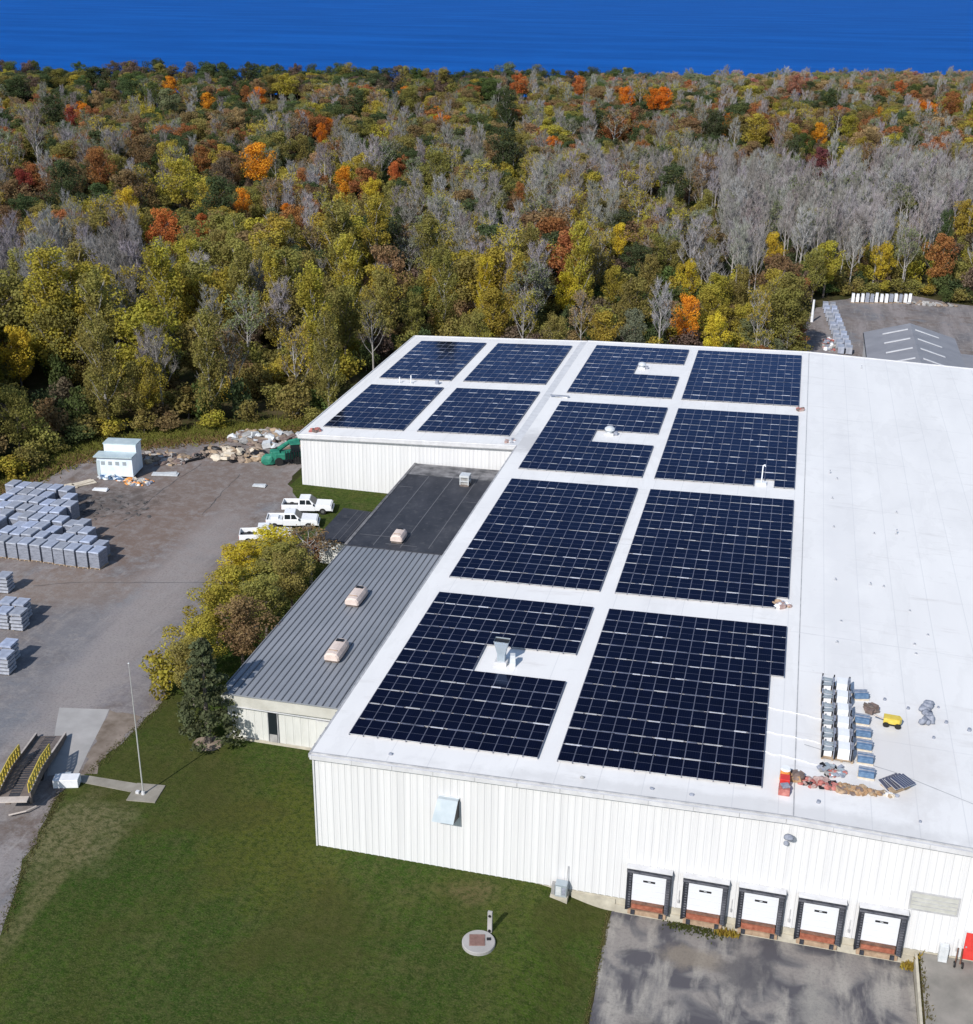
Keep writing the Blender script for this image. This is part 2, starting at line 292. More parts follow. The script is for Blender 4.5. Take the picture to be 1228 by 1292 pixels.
# ------------------------------------------------------------------ mesh helpers
class MB:
    def __init__(s): s.v = []; s.f = []; s.m = []; s.mats = []
    def mi(s, mat):
        if mat not in s.mats: s.mats.append(mat)
        return s.mats.index(mat)
    def poly(s, pts, faces, mat):
        o = len(s.v); s.v += [tuple(p) for p in pts]; k = s.mi(mat)
        for f in faces: s.f.append([i+o for i in f]); s.m.append(k)
        return s
    def box(s, c, size, mat, rz=0., taper=1., rx=0., ry=0.):
        hx, hy, hz = size[0]/2, size[1]/2, size[2]/2
        mt = Matrix.Rotation(rz, 3, 'Z') @ Matrix.Rotation(ry, 3, 'Y') @ Matrix.Rotation(rx, 3, 'X')
        P = []
        for z, t in ((-hz, 1.), (hz, taper)):
            for x, y in ((-hx,-hy),(hx,-hy),(hx,hy),(-hx,hy)):
                p = mt @ Vector((x*t, y*t, z)); P.append((p.x+c[0], p.y+c[1], p.z+c[2]))
        return s.poly(P, [(0,3,2,1),(4,5,6,7),(0,1,5,4),(1,2,6,5),(2,3,7,6),(3,0,4,7)], mat)
    def b2(s, x0, x1, y0, y1, z0, z1, mat): return s.box(((x0+x1)/2,(y0+y1)/2,(z0+z1)/2), (x1-x0,y1-y0,z1-z0), mat)
    def tube(s, pts, rads, mat, n=6, cap=True):
        o = len(s.v); k = s.mi(mat); pts = [Vector(p) for p in pts]
        for i, p in enumerate(pts):
            d = (pts[min(i+1,len(pts)-1)]-pts[max(i-1,0)]).normalized()
            a = d.cross(Vector((0,0,1)) if abs(d.z) < .9 else Vector((1,0,0))).normalized(); b = d.cross(a)
            for j in range(n):
                t = 2*pi*j/n; q = p+(a*math.cos(t)+b*math.sin(t))*rads[i]; s.v.append(tuple(q))
        for i in range(len(pts)-1):
            for j in range(n):
                j2 = (j+1) % n; s.f.append([o+i*n+j, o+i*n+j2, o+(i+1)*n+j2, o+(i+1)*n+j]); s.m.append(k)
        if cap:
            s.f.append([o+j for j in range(n)][::-1]); s.m.append(k)
            s.f.append([o+(len(pts)-1)*n+j for j in range(n)]); s.m.append(k)
        return s
    def prism(s, pts2, z0, z1, mat):
        n = len(pts2); P = [(x,y,z0) for x,y in pts2]+[(x,y,z1) for x,y in pts2]
        F = [list(range(n))[::-1], list(range(n,2*n))]+[[i,(i+1)%n,n+(i+1)%n,n+i] for i in range(n)]
        return s.poly(P, F, mat)
    def lump(s, c, r, mat, seed=0, n=3, jag=.25, flat=1.):
        rr = random.Random(seed)
        import bmesh
        bm = bmesh.new(); bmesh.ops.create_icosphere(bm, subdivisions=n, radius=1)
        ph = [(Vector((rr.gauss(0,1),rr.gauss(0,1),rr.gauss(0,1))).normalized(), rr.uniform(1.5,5), rr.uniform(0,6)) for _ in range(7)]
        P = []
        for v in bm.verts:
            f = 1+jag*sum(math.sin(v.co.dot(a)*w+o) for a, w, o in ph)/3
            P.append((c[0]+v.co.x*r[0]*f, c[1]+v.co.y*r[1]*f, max(c[2]-r[2]*.6, c[2]+v.co.z*r[2]*f*flat)))
        F = [[v.index for v in f.verts] for f in bm.faces]; bm.free()
        return s.poly(P, F, mat)
    def mesh(s, name, smooth=False, bevel=0.):
        me = D.meshes.new(name); me.from_pydata(s.v, [], s.f)
        for m in s.mats: me.materials.append(m)
        me.polygons.foreach_set('material_index', s.m)
        if smooth: me.polygons.foreach_set('use_smooth', [True]*len(s.f))
        me.update(); return me
    def build(s, name, parent=None, smooth=False, bevel=0., loc=None, rz=None):
        o = D.objects.new(name, s.mesh(name, smooth)); COL.objects.link(o)
        if parent: o.parent = parent
        if bevel:
            b = o.modifiers.new('b', 'BEVEL'); b.width = bevel; b.segments = 2; b.limit_method = 'ANGLE'
        if loc: o.location = loc
        if rz is not None: o.rotation_euler[2] = rz
        return o
def tag(o, label=None, cat=None, group=None, kind=None):
    if label: o['label'] = label
    if cat: o['category'] = cat
    if group: o['group'] = group
    if kind: o['kind'] = kind
    return o
def thing(name, label, cat, loc=(0,0,0), rz=0., group=None):
    o = D.objects.new(name, None); COL.objects.link(o); o.empty_display_size = .3
    o.location = loc; o.rotation_euler[2] = rz
    return tag(o, label, cat, group)
def copy_tree(o, parent=None):
    c = o.copy(); COL.objects.link(c)
    if parent: c.parent = parent
    for ch in list(KIDS.get(o.name, [])) or list(o.children):
        copy_tree(ch, c)
    return c
KIDS = {}
ORD = ['first','second','third','fourth','fifth','sixth','seventh','eighth','ninth','tenth','eleventh','twelfth','thirteenth','fourteenth','fifteenth']
def nth(i):
    if i < len(ORD): return ORD[i]
    return '%dth' % (i+1)

# ------------------------------------------------------------------ world, sun, camera
w = D.worlds.new('World'); scene.world = w; w.use_nodes = True
nt = w.node_tree; bg = nt.nodes['Background']
sky = nt.nodes.new('ShaderNodeTexSky'); sky.sky_type = 'NISHITA'; sky.sun_disc = False
SUN_EL = math.radians(38.5); SDX, SDY = -.30, -.954
sky.sun_elevation = SUN_EL; sky.sun_rotation = math.atan2(SDX, SDY); sky.altitude = 100; sky.air_density = 1.1; sky.dust_density = .6; sky.ozone_density = 2.
L(nt, sky.outputs[0], bg.inputs[0]); bg.inputs[1].default_value = .115
sl = D.lights.new('sun', 'SUN'); sl.energy = 4.1; sl.angle = math.radians(.5); sl.color = (1., .955, .90)
so = D.objects.new('sun', sl); COL.objects.link(so)
sd = Vector((SDX*math.cos(SUN_EL), SDY*math.cos(SUN_EL), math.sin(SUN_EL)))
so.rotation_euler = sd.to_track_quat('Z', 'Y').to_euler(); so.location = (0,-60,90)
cam = D.cameras.new('camera'); co = D.objects.new('camera', cam); COL.objects.link(co); scene.camera = co
cam.sensor_fit = 'HORIZONTAL'; cam.sensor_width = 36; cam.lens = FPX/1228*36; cam.clip_end = 80000; cam.clip_start = .5
mt = Matrix(((RGT[0],UPV[0],-FWD[0],CAMLOC[0]),(RGT[1],UPV[1],-FWD[1],CAMLOC[1]),(RGT[2],UPV[2],-FWD[2],CAMLOC[2]),(0,0,0,1)))
co.matrix_world = mt
vs = scene.view_settings; vs.view_transform = 'Standard'; vs.look = 'None'; vs.gamma = 1; vs.exposure = .17
scene.cycles.max_bounces = 5; scene.cycles.diffuse_bounces = 2; scene.cycles.glossy_bounces = 2
try: scene.cycles.use_denoising = True
except Exception: pass

# ------------------------------------------------------------------ terrain
def sstep(t): t = max(0., min(1., t)); return t*t*(3-2*t)
SHORE = [(-1500,180),(-900,470),(-506,575),(-422,602),(-297,651),(-156,690),(-30,762),(134,860),(227,908),(640,1090),(1500,1400)]
def shore(x):
    for (a, b), (c, d) in zip(SHORE, SHORE[1:]):
        if x <= c: return b+(d-b)*max(0,(x-a))/(c-a)
    return SHORE[-1][1]
def gh(x, y):
    if x < 90 and y < 1.5:
        fy = sstep((1.2-y)/1.2) if y > 0 else 1.
        if x <= 16.5: h = 0.
        elif x <= 22.4: h = -1.2*sstep((x-16.5)/5.9)
        elif x <= 43.: h = -1.2
        elif x <= 43.35: h = -1.2+1.05*(x-43.)/.35*(1-min(1, max(0,-y)/15))
        else: h = -1.2+1.05*(1-min(1, max(0,-y)/15))
        return h*fy
    if y > 200:
        s = shore(x)
        if y > s: return -min(14., (y-s)*.25)
    return 0.
def gridmesh(name, xs, ys, mat, dz, keep=None):
    nx, ny = len(xs), len(ys)
    V = [(x, y, gh(x, y)+dz) for y in ys for x in xs]
    F = [[j*nx+i, j*nx+i+1, (j+1)*nx+i+1, (j+1)*nx+i] for j in range(ny-1) for i in range(nx-1)]
    me = D.meshes.new(name); me.from_pydata(V, [], F); me.materials.append(mat)
    o = D.objects.new(name, me); COL.objects.link(o); return tag(o, kind='structure')
fr = lambda a, b, n: [a+(b-a)*i/n for i in range(n)]
xs = [-6000,-2500]+fr(-1500, -60, 24)+fr(-60, 10, 14)+fr(10, 24, 28)+fr(24, 43, 5)+[43., 43.35]+fr(44, 90, 8)+fr(90, 1500, 30)+[1500,2500,6000]
ys = [-3000,-800,-200]+fr(-80, -20, 8)+fr(-20, 0, 20)+[0,.3,.6,.9,1.2,1.5]+fr(5, 200, 10)+fr(200, 1400, 90)+[1400,2000]
gridmesh('ground', xs, ys, M['woodfloor'], -.012)
gridmesh('lawn', fr(-30, 10, 8)+fr(10, 22.45, 26)+[22.45], fr(-90,-20,8)+fr(-20, 0, 20)+[0,.3,.6,.9,1.2,1.5,10,20,40,60,74], M['lawn'], 0.)
o = MB().poly([(-40000,-400,-3.2),(40000,-400,-3.2),(40000,60000,-3.2),(-40000,60000,-3.2)], [(0,1,2,3)], M['lake'])
lk = MB()
lx = [-40000,-6000]+[a for a, b in SHORE]+[6000,40000]
P = [(x, shore(x)+4, -3.2) for x in lx]+[(x, 60000, -3.2) for x in lx]
n = len(lx); lk.poly(P, [(i, i+1, n+i+1, n+i) for i in range(n-1)], M['lake']); tag(lk.build('lake'), kind='structure')
def jag(pts, step=1.2, amp=.18, seed=1, skip=()):
    rr = random.Random(seed); out = []
    for i, (a, b) in enumerate(zip(pts, pts[1:]+pts[:1])):
        d = math.dist(a, b); n = max(1, int(d/step)) if i not in skip else 1
        for k in range(n):
            t = k/n; j = amp if k else 0
            out.append((a[0]+(b[0]-a[0])*t+rr.uniform(-j, j), a[1]+(b[1]-a[1])*t+rr.uniform(-j, j)))
    return out
def sheet(name, pts, z, mat):
    import bmesh
    bm = bmesh.new(); vs_ = [bm.verts.new((x, y, z)) for x, y in pts]; f = bm.faces.new(vs_)
    bmesh.ops.triangulate(bm, faces=[f]); bm.normal_update()
    for f in bm.faces:
        if f.normal.z < 0: f.normal_flip()
    me = D.meshes.new(name); bm.to_mesh(me); bm.free(); me.materials.append(mat)
    o = D.objects.new(name, me); COL.objects.link(o); return tag(o, kind='structure')
yard = [(-15,-90),(-15.5,-25),(-17.3,-14.5),(-19.7,-8.5),(-21.4,-2.5),(-22.2,.8),(-21.6,3.9),(-21.0,10),(-20.9,15.5),(-22.3,20),(-24,27),(-25.2,34),(-26,42),(-26.2,51),(-24.8,55),(-24.6,61),(-27.6,64),(-30.5,68),(-31,74),(-31.5,84),(-40,86),(-45,82),(-50,79),(-57,77),(-60,71),(-61,64),(-62,57),(-70,49),(-90,38),(-120,20),(-140,-30),(-120,-90)]
sheet('yard', jag(yard, 1.3, .28, 3), .010, M['yard'])
sheet('loading_apron', jag([(22.4,-.0),(43.0,0),(43.0,-60),(22.9,-60),(22.6,-11),(22.3,-4)], 1., .07, 5, skip=(0,1)), -1.190, M['apron'])
ap = gridmesh('side_pavement', [43.36,44.5,47,50,55,60,70], fr(-60,-15,6)+fr(-15,0,10)+[0.], mottled('side_paving', (.15,.145,.13), (.27,.25,.225), .5, .95, 'pos'), .006)
sheet('concrete_slab', jag([(-29.2,12.1),(-24.8,13.0),(-22.2,3.5),(-24.5,2.6)], 1.5, .05, 4), .020, M['concrete_pale'])
sheet('dirt_verge', jag([(-24.7,12.9),(-21.4,12.6),(-21.2,9),(-21.5,5.5),(-20.7,3.9),(-22.1,3.3)], .7, .3, 6), .014, mottled('verge_dirt', (.13,.10,.075), (.26,.215,.18), .8, 1., 'pos'))
ft = MB().prism([(-22.1,3.45),(-16.7,3.5),(-16.8,2.35),(-21.5,2.5)], -.05, .05, M['path_concrete']); tag(ft.build('footpath'), kind='structure')
sheet('back_yard', jag([(33.5,119),(33.8,150),(33.4,170),(34.5,183),(37.5,195),(45,203),(55,208),(64,202),(76,198),(120,196),(160,190),(160,60),(71,60),(71,119)], 2., .5, 9), .010, M['yard'])
for pts in ([(-44.4,71.8),(-44.9,66),(-45.0,60),(-44.5,54),(-44.9,48.3)], [(-37.8,69.7),(-37.4,64),(-36.9,59),(-36.4,54.9)], [(-45.3,33),(-40,35.5),(-33,37.2),(-25.6,39.4)]):
    rr = random.Random(int(pts[0][1]*10)); mid = []
    for a, b in zip(pts, pts[1:]):
        for k in range(5): t = k/5; mid.append((a[0]+(b[0]-a[0])*t+rr.uniform(-.12,.12), a[1]+(b[1]-a[1])*t+rr.uniform(-.12,.12)))
    wd = [rr.uniform(.025,.075) for _ in mid]
    hor = abs(pts[-1][0]-pts[0][0]) > abs(pts[-1][1]-pts[0][1])
    lft = [((x, y+w_) if hor else (x+w_, y)) for (x, y), w_ in zip(mid, wd)]; rgt = [((x, y-w_) if hor else (x-w_, y)) for (x, y), w_ in zip(mid, wd)]
    sheet('tar_seam', lft+rgt[::-1], .015, M['tar'])

# ------------------------------------------------------------------ corrugated wall
def ribwall(mb, A, B, z0, topf, mat, pitch=.50, depth=.032, rw=.10, nrm=(0,-1)):
    ax, ay = A; bx, by = B; Lw = math.dist(A, B); dx, dy = (bx-ax)/Lw, (by-ay)/Lw
    prof = [(0., 0.)]
    n = int(Lw/pitch)
    for i in range(n):
        s = i*pitch+.2
        for q, d in ((s, 0), (s+.04, depth), (s+.04+rw, depth), (s+.08+rw, 0)):
            if q < Lw: prof.append((q, d))
        s2 = s+.29   # shallow minor groove
        for q, d in ((s2, 0), (s2+.02, -.012), (s2+.05, 0)):
            if q < Lw: prof.append((q, d))
    prof.append((Lw, 0.))
    P = []; 
    for q, d in prof:
        x, y = ax+dx*q+nrm[0]*d, ay+dy*q+nrm[1]*d
        P.append((x, y, z0)); P.append((x, y, topf(ax+dx*q, ay+dy*q)))
    F = [(2*i, 2*i+2, 2*i+3, 2*i+1) for i in range(len(prof)-1)]
    mb.poly(P, F, mat); return mb

# ------------------------------------------------------------------ warehouse
S1, H0, XR, YB = .0273, 8.292, 33.85, 118.8
XE = 67.7
def zmain(x): return H0+S1*x if x <= XR else H0+S1*(2*XR-x)
def zwing(x): return 8.241+.0456*x
WH = thing('warehouse', 'large white metal-sided warehouse with a wide white roof carrying rows of solar panels', 'warehouse', (33.85, 59.4, 0))
WO = Vector((-33.85, -59.4, 0))
def wb(mb, name, parent=WH, **k):   # builds in world coordinates under the warehouse
    o = mb.build(name, parent, **k)
    if parent is WH: o.location = WO
    return o
m = MB(); ribwall(m, (0,0), (XE,0), 0., lambda x, y: zmain(x)-.12, M['white_siding']); fw = wb(m, 'wall')
m = MB(); ribwall(m, (0,YB), (0,0), 0., lambda x, y: H0-.12, M['white_siding'], nrm=(-1,0)); wb(m, 'wall')
m = MB(); ribwall(m, (XE,0), (XE,YB), 0., lambda x, y: H0-.12, M['white_siding'], nrm=(1,0)); wb(m, 'wall')
m = MB(); ribwall(m, (XE,YB), (0,YB), 0., lambda x, y: zmain(x)-.12, M['white_siding'], nrm=(0,1)); wb(m, 'wall')
m = MB()
e = .12
P = [(-e,-.18,zmain(0)-.10),(XR,-.18,zmain(XR)-.10),(XE+e,-.18,zmain(XE)-.10),(-e,YB+e,zmain(0)-.10),(XR,YB+e,zmain(XR)-.10),(XE+e,YB+e,zmain(XE)-.10)]
P += [(x,y,z+.10) for x,y,z in P]
m.poly(P, [(6,7,10,9),(7,8,11,10),(3,4,1,0),(4,5,2,1),(0,1,7,6),(1,2,8,7),(5,4,10,11),(4,3,9,10),(3,0,6,9),(2,5,11,8)], M['roof_white']); wb(m, 'roof')
# raised roof edge trim and gutter along the front
m = MB()
for x0, x1 in ((-e-.05, XR), (XR, XE+e)):
    for (ya, yb_, za, zb, mt_) in ((-.42,-.19,-.40,-.06,M['white_trim']), (-.185,-.06,-.22,.055,M['grey_trim'])):
        za0, za1 = zmain(max(0,min(XE,x0))), zmain(max(0,min(XE,x1)))
        P = [(x0,ya,za0+za),(x1,ya,za1+za),(x1,yb_,za1+za),(x0,yb_,za0+za),(x0,ya,za0+zb),(x1,ya,za1+zb),(x1,yb_,za1+zb),(x0,yb_,za0+zb)]
        m.poly(P, [(0,3,2,1),(4,5,6,7),(0,1,5,4),(1,2,6,5),(2,3,7,6),(3,0,4,7)], mt_)
for x in [i*3.05-.02 for i in range(23)]: m.b2(x, x+.05, -.425, -.41, zmain(x)-.41, zmain(x)-.05, M['grey_trim'])
wb(m, 'gutter')
m = MB()
for (x0, x1, y0, y1) in ((-.3, -.125, -.3, 68.2), ):
    m.b2(x0, x1, y0, y1, H0-.32, H0-.01, M['grey_trim'])
    y = 1.
    while y < 68: m.b2(x0-.04, x0, y, y+.18, H0-.3, H0-.03, M['dark']); y += 1.1
wb(m, 'side_gutter')
m = MB(); m.b2(-e, XE+e, YB-.1, YB+.25, 0, 0.001, M['white_trim'])
m = MB()
for x0, x1 in ((-e, XR), (XR, XE+e)):
    P = []
    for dz in (-.25, .09):
        for (x, y) in ((x0,YB+.125),(x1,YB+.125),(x1,YB+.3),(x0,YB+.3)): P.append((x, y, zmain(max(0,min(XE,x)))+dz))
    m.poly(P, [(0,3,2,1),(4,5,6,7),(0,1,5,4),(1,2,6,5),(2,3,7,6),(3,0,4,7)], M['white_trim'])
wb(m, 'rear_trim')
m = MB()   # dark corner trims of the front wall
m.b2(-.1, .02, -.1, .04, 0, H0-.45, M['white_trim']); wb(m, 'corner_trim')
# foundation
m = MB(); m.poly([(-.05,-.02,-.3),(17.5,-.02,-.6),(43.2,-.02,-1.6),(XE,-.02,-1.6),(XE,-.02,-.003),(-.05,-.02,-.003)], [(0,1,2,3,4,5)], M['concrete'])
m.b2(22.6, 43.2, -.16, -.03, -1.6, -.55, M['concrete'])
m.b2(19.4, 22.59, -.12, -.03, -1.4, -.15, M['concrete'])
wb(m, 'foundation')
# dock doors
DX = [23.33, 27.24, 31.05, 35.05, 39.05]
NMAT = [('rust_dark',0), ('rust',1), ('rust',2), ('rust',3), ('rust_dark',4)]
for i, x in enumerate(DX):
    W = 3.1; d = D.objects.new('dock_door', None); COL.objects.link(d); d.parent = WH; d.location = Vector((x, -.06, 0))+WO
    lvl = M[NMAT[i][0]]
    m = MB(); m.b2(.38, W-.38, -.08, -.03, .12, 2.72, M['door_white'])
    for z in (.62, 1.14, 1.66, 2.2): m.b2(.40, W-.40, -.094, -.081, z, z+.025, M['white_trim'])
    m.build('door_panel', d)
    m = MB(); m.b2(W/2-.42, W/2+.42, -.105, -.095, 1.84, 2.0, M['dark']); m.b2(W/2-.1, W/2+.1, -.11, -.106, 1.90, 1.96, M['galv_pale']); m.build('window_slot', d)
    m = MB()   # seal: two curtains and head pad
    for s, (a, b) in enumerate(((0,.36),(W-.36,W))):
        m.poly([(a,0,-.55),(b,0,-.55),(b,-.42 if s else -.16,-.55),(a,-.16 if s else -.42,-.55),(a,0,3.0),(b,0,3.0),(b,-.42 if s else -.16,3.0),(a,-.16 if s else -.42,3.0)],
               [(0,3,2,1),(4,5,6,7),(0,1,5,4),(1,2,6,5),(2,3,7,6),(3,0,4,7)], M['black_rubber'])
        for z in [q*.22-.4 for q in range(15)]:
            xa = a+.06 if not s else a+.02
            m.b2(xa, xa+.26, -.30-(.14*s), -.27, z, z+.1, M['rubber_grey'])
    m.b2(-.02, W+.02, -.46, 0, 2.74, 3.12, M['black_rubber']); m.b2(.0, W, -.49, -.461, 2.80, 2.93, M['rubber_grey'])
    m.build('dock_seal', d)
    m = MB(); m.b2(-.04, W+.04, -.50, 0, 3.121, 3.19, M['white_trim']); m.build('seal_hood', d)
    m = MB(); m.b2(.40, W-.40, -.26, -.02, -.52, .08, lvl); m.b2(.46, W-.46, -.32, -.262, -.40, -.05, lvl if i % 2 else M['rust'])
    m.b2(.42, W-.42, -.40, -.03, .081, .13, M['rust_dark']); m.build('dock_leveller', d)
    m = MB(); m.b2(.2, W-.2, -.34, -.105, -.92, -.56, M['rust_pale']); m.build('dock_sill', d)
    for bx in (.42, W-.70):
        m = MB(); m.b2(bx, bx+.28, -.44, -.342, -.86, -.5, M['black_rubber']); m.build('bumper', d)
# wall fittings
m = MB(); m.poly([(42.2,-.065,3.42),(45.15,-.065,3.42),(45.15,-.065,4.72),(42.2,-.065,4.72)], [(0,1,2,3)], mottled('louvre', (.42,.42,.38), (.52,.52,.48), 2, .6))
for (a, b, c, d_) in ((42.1,45.25,4.72,4.82),(42.1,45.25,3.32,3.42),(42.1,42.2,3.42,4.72),(45.15,45.25,3.42,4.72)): m.b2(a, b, -.11, -.052, c, d_, M['grey_trim'])
for z in (3.7,4.0,4.3): m.b2(42.25, 45.1, -.085, -.066, z, z+.05, M['grey_trim'])
wb(m, 'vent_panel')
m = MB(); m.b2(46.0, 47.1, -.12, -.055, .0, 2.25, M['red_paint']); m.b2(45.92, 45.995, -.15, -.053, 0, 2.33, M['white_trim']); m.b2(47.105, 47.18, -.15, -.053, 0, 2.33, M['white_trim']); m.b2(46.0, 47.1, -.15, -.053, 2.255, 2.33, M['white_trim'])
m.b2(46.1, 46.2, -.17, -.125, 1.0, 1.1, M['galv']); wb(m, 'personnel_door')
# sloped exhaust hood on the front wall
m = MB()
P = [(9.5,-.06,6.3),(11.0,-.06,6.3),(10.85,-1.1,4.75),(9.25,-1.1,4.75),(9.5,-.06,4.7),(11.0,-.06,4.7),(11.0,-.4,6.3),(9.5,-.4,6.3)]
m.poly(P, [(0,1,6,7),(7,6,2,3),(3,2,5,4),(0,7,3,4)], M['galv']); m.poly([P[1],P[5],P[2],P[6]], [(0,1,2,3)], M['dark'])
m.b2(9.45, 11.05, -.12, -.053, 6.31, 6.36, M['galv_pale']); wb(m, 'exhaust_hood')
m = MB(); m.lump((33.85,-.75,8.0), (.35,.28,.2), M['tarp_grey'], 3, 2, .1); m.tube([(33.9,-.2,7.8),(33.88,-.7,8.0)], [.05,.05], M['grey_trim']); m.build('flood_lamp', WH, smooth=True).location = WO
m = MB(); m.lump((33.75,-.22,7.1), (.18,.16,.2), M['tarp_grey'], 4, 2, .05); wb(m, 'alarm_bell')
for x in (27.0, 30.65, 34.6, 38.6, 45.6):
    m = MB(); m.b2(x-.06, x+.06, -.16, -.053, .55, .80, M['grey_trim']); m.b2(x-.03, x+.03, -.10, -.053, .80, 1.6, M['white_trim']); wb(m, 'switch_box')
# retaining kerb
m = MB(); m.poly([(43.02,-.2,-1.25),(43.2,-.2,-1.25),(43.2,-14,-1.25),(43.02,-14,-1.25),(43.02,-.2,-.12),(43.2,-.2,-.12),(43.2,-14,-1.15),(43.02,-14,-1.15)], [(0,1,2,3),(7,6,5,4),(4,5,1,0),(5,6,2,1),(6,7,3,2),(7,4,0,3)], M['concrete'])
tag(m.build('retaining_kerb'), 'low concrete kerb stepping down beside the loading apron', 'kerb')
# air conditioner by wall
a = thing('electrical_cabinet', 'pale blue-grey utility box standing on the grass against the white front wall', 'utility box', (18.75,-.6,-.2))
m = MB(); m.b2(-.42,.42,-.32,.32,.12,1.15,M['galv']); m.build('cabinet', a, bevel=.02)
m = MB(); m.b2(-.36,.02,-.335,-.321,.25,1.0,M['galv_pale']); m.b2(.08,.34,-.335,-.321,.3,.95,M['tarp_grey']); m.build('access_panel', a)
m = MB(); m.b2(-.7,-.46,-.2,.25,.12,.95,M['grey_scrap']); m.build('meter', a); m = MB(); m.tube([(.32,.3,1.1),(.34,.45,2.3)], [.035,.03], M['grey_trim']); m.build('conduit', a)
m = MB(); m.b2(-.75,.5,-.4,.45,-.5,.115,M['concrete']); m.build('base', a)

# ------------------------------------------------------------------ wing and office block
WG = thing('warehouse_wing', 'white metal-sided rear wing with a white roof carrying four solar arrays', 'building', (-14.3, 93.6, 0)); WGO = Vector((14.3,-93.6,0))
XW, YW = -28.6, 68.5
def gb(mb, name): o = mb.build(name, WG); o.location = WGO; return o
m = MB(); ribwall(m, (XW,YW), (-.13,YW), 0, lambda x, y: zwing(x)-.12, M['white_siding']); gb(m, 'wall')
m = MB(); ribwall(m, (XW,YB), (XW,YW), 0, lambda x, y: zwing(XW)-.12, M['white_siding'], nrm=(-1,0)); gb(m, 'wall')
m = MB(); ribwall(m, (-.13,YB), (XW,YB), 0, lambda x, y: zwing(x)-.12, M['white_siding'], nrm=(0,1)); gb(m, 'wall')
m = MB(); P = [(XW-.15,YW-.2),(-.125,YW-.2),(-.125,YB+.12),(XW-.15,YB+.12)]
P = [(x,y,zwing(x)-.1) for x,y in P]+[(x,y,zwing(x)) for x,y in P]
m.poly(P, [(3,2,1,0),(4,5,6,7),(0,1,5,4),(1,2,6,5),(2,3,7,6),(3,0,4,7)], M['roof_white']); gb(m, 'roof')
m = MB()
def slopebar(m, x0, x1, y0, y1, za, zb, mat, zf):
    P = [(x,y,zf(x)+dz) for dz in (za, zb) for x, y in ((x0,y0),(x1,y0),(x1,y1),(x0,y1))]
    m.poly(P, [(0,3,2,1),(4,5,6,7),(0,1,5,4),(1,2,6,5),(2,3,7,6),(3,0,4,7)], mat)
slopebar(m, XW-.2, -.3, YW-.42, YW-.205, -.42, -.03, M['white_trim'], zwing); slopebar(m, XW-.16, -.3, YW-.2, YW-.08, .002, .07, M['white_trim'], zwing)
slopebar(m, XW-.16, -.3, YW-.47, YW-.425, -.5, -.43, M['grey_trim'], zwing)
gb(m, 'gutter')
m = MB(); slopebar(m, XW-.32, XW-.155, YW-.3, YB+.2, -.3, .08, M['white_trim'], zwing); slopebar(m, XW-.15, -.2, YB+.125, YB+.3, -.25, .09, M['white_trim'], zwing); gb(m, 'edge_trim')
# white membrane strip joining the wing and the main roof (valley seam)
m = MB(); slopebar(m, -1.2, -.13, YW-.1, YB, .003, .012, M['membrane_worn'] if False else M['white_trim'], zwing); gb(m, 'valley_flashing')

OF = thing('office_block', 'low cream-walled annex with a ribbed grey and black roof beside the warehouse', 'building', (-6.5,40,0)); OFO = Vector((6.5,-40,0))
def ob(mb, name, **k): o = mb.build(name, OF, **k); o.location = OFO; return o
XO, YO0, YO1 = -12.7, 11.9, 68.1
zlow = lambda x: 4.62+(x-XO)*.018
m = MB(); ribwall(m, (XO,YO0), (-.35,YO0), 0, lambda x, y: 3.35, M['cream_siding'], .7, .03, .1)
ob(m, 'wall')
m = MB(); ribwall(m, (XO,YO1), (XO,YO0), 0, lambda x, y: 4.4, M['cream_siding'], .7, .03, .1, nrm=(-1,0)); ob(m, 'wall')
m = MB(); slopebar(m, XO-.3, -.4, YO0-.45, YO0-.02, -1.25, -.05, mottled('fascia_board', (.44,.43,.38), (.56,.55,.50), .6, .8, 'pos'), zlow)
m.b2(XO-.32, -.4, YO0-.5, YO0-.46, 3.33, 3.42, M['white_trim']); ob(m, 'fascia')
# ribbed roof with standing seams
m = MB(); slopebar(m, XO-.4, -.36, YO0-.6, 42.4, -.12, 0, M['ribbed_roof'], zlow)
x = XO-.3
rib = mottled('seam_dark', (.07,.075,.09), (.13,.135,.15), .5, .6, 'pos')
while x < -.45:
    slopebar(m, x, x+.09, YO0-.6, 42.38, .001, .06, rib, zlow); x += .61
ob(m, 'ribbed_roof')
m = MB(); slopebar(m, XO-.45, -.36, 42.42, 64.2, -.12, .1, M['membrane'], zlow); slopebar(m, XO-.45, -.36, 64.21, 68.0, -.12, .1, M['membrane_worn'], zlow)
seam = plain('seam_pale', (.13,.13,.14), .7)
for xx, a, b in ((-10.2,43,64),(-7.2,43,67),(-4.2,43.5,66)):
    slopebar(m, xx, xx+.09, a, b, .101, .112, seam, zlow)
for a, b, yy in ((-12.5,-8.5,45.4),(-9,-5.5,43.6),(-12.9,-11.,60),(-3.6,-2,57)): slopebar(m, a, b, yy, yy+.1, .113, .118, seam, zlow)
slopebar(m, XO-.52, XO-.2, 42.5, 68, .101, .16, M['membrane_worn'], zlow)
ob(m, 'membrane_roof')
m = MB(); m.b2(-8.95,-8.15,YO0-.1,YO0-.045,.02,3.0,M['glass_dark']); m.b2(-9.03,-8.955,YO0-.12,YO0-.05,0,3.06,M['grey_trim']); m.b2(-8.145,-8.07,YO0-.12,YO0-.05,0,3.06,M['grey_trim']); m.b2(-8.9,-8.2,YO0-.112,YO0-.101,.02,.9,M['grey_scrap']); ob(m, 'entrance_door')
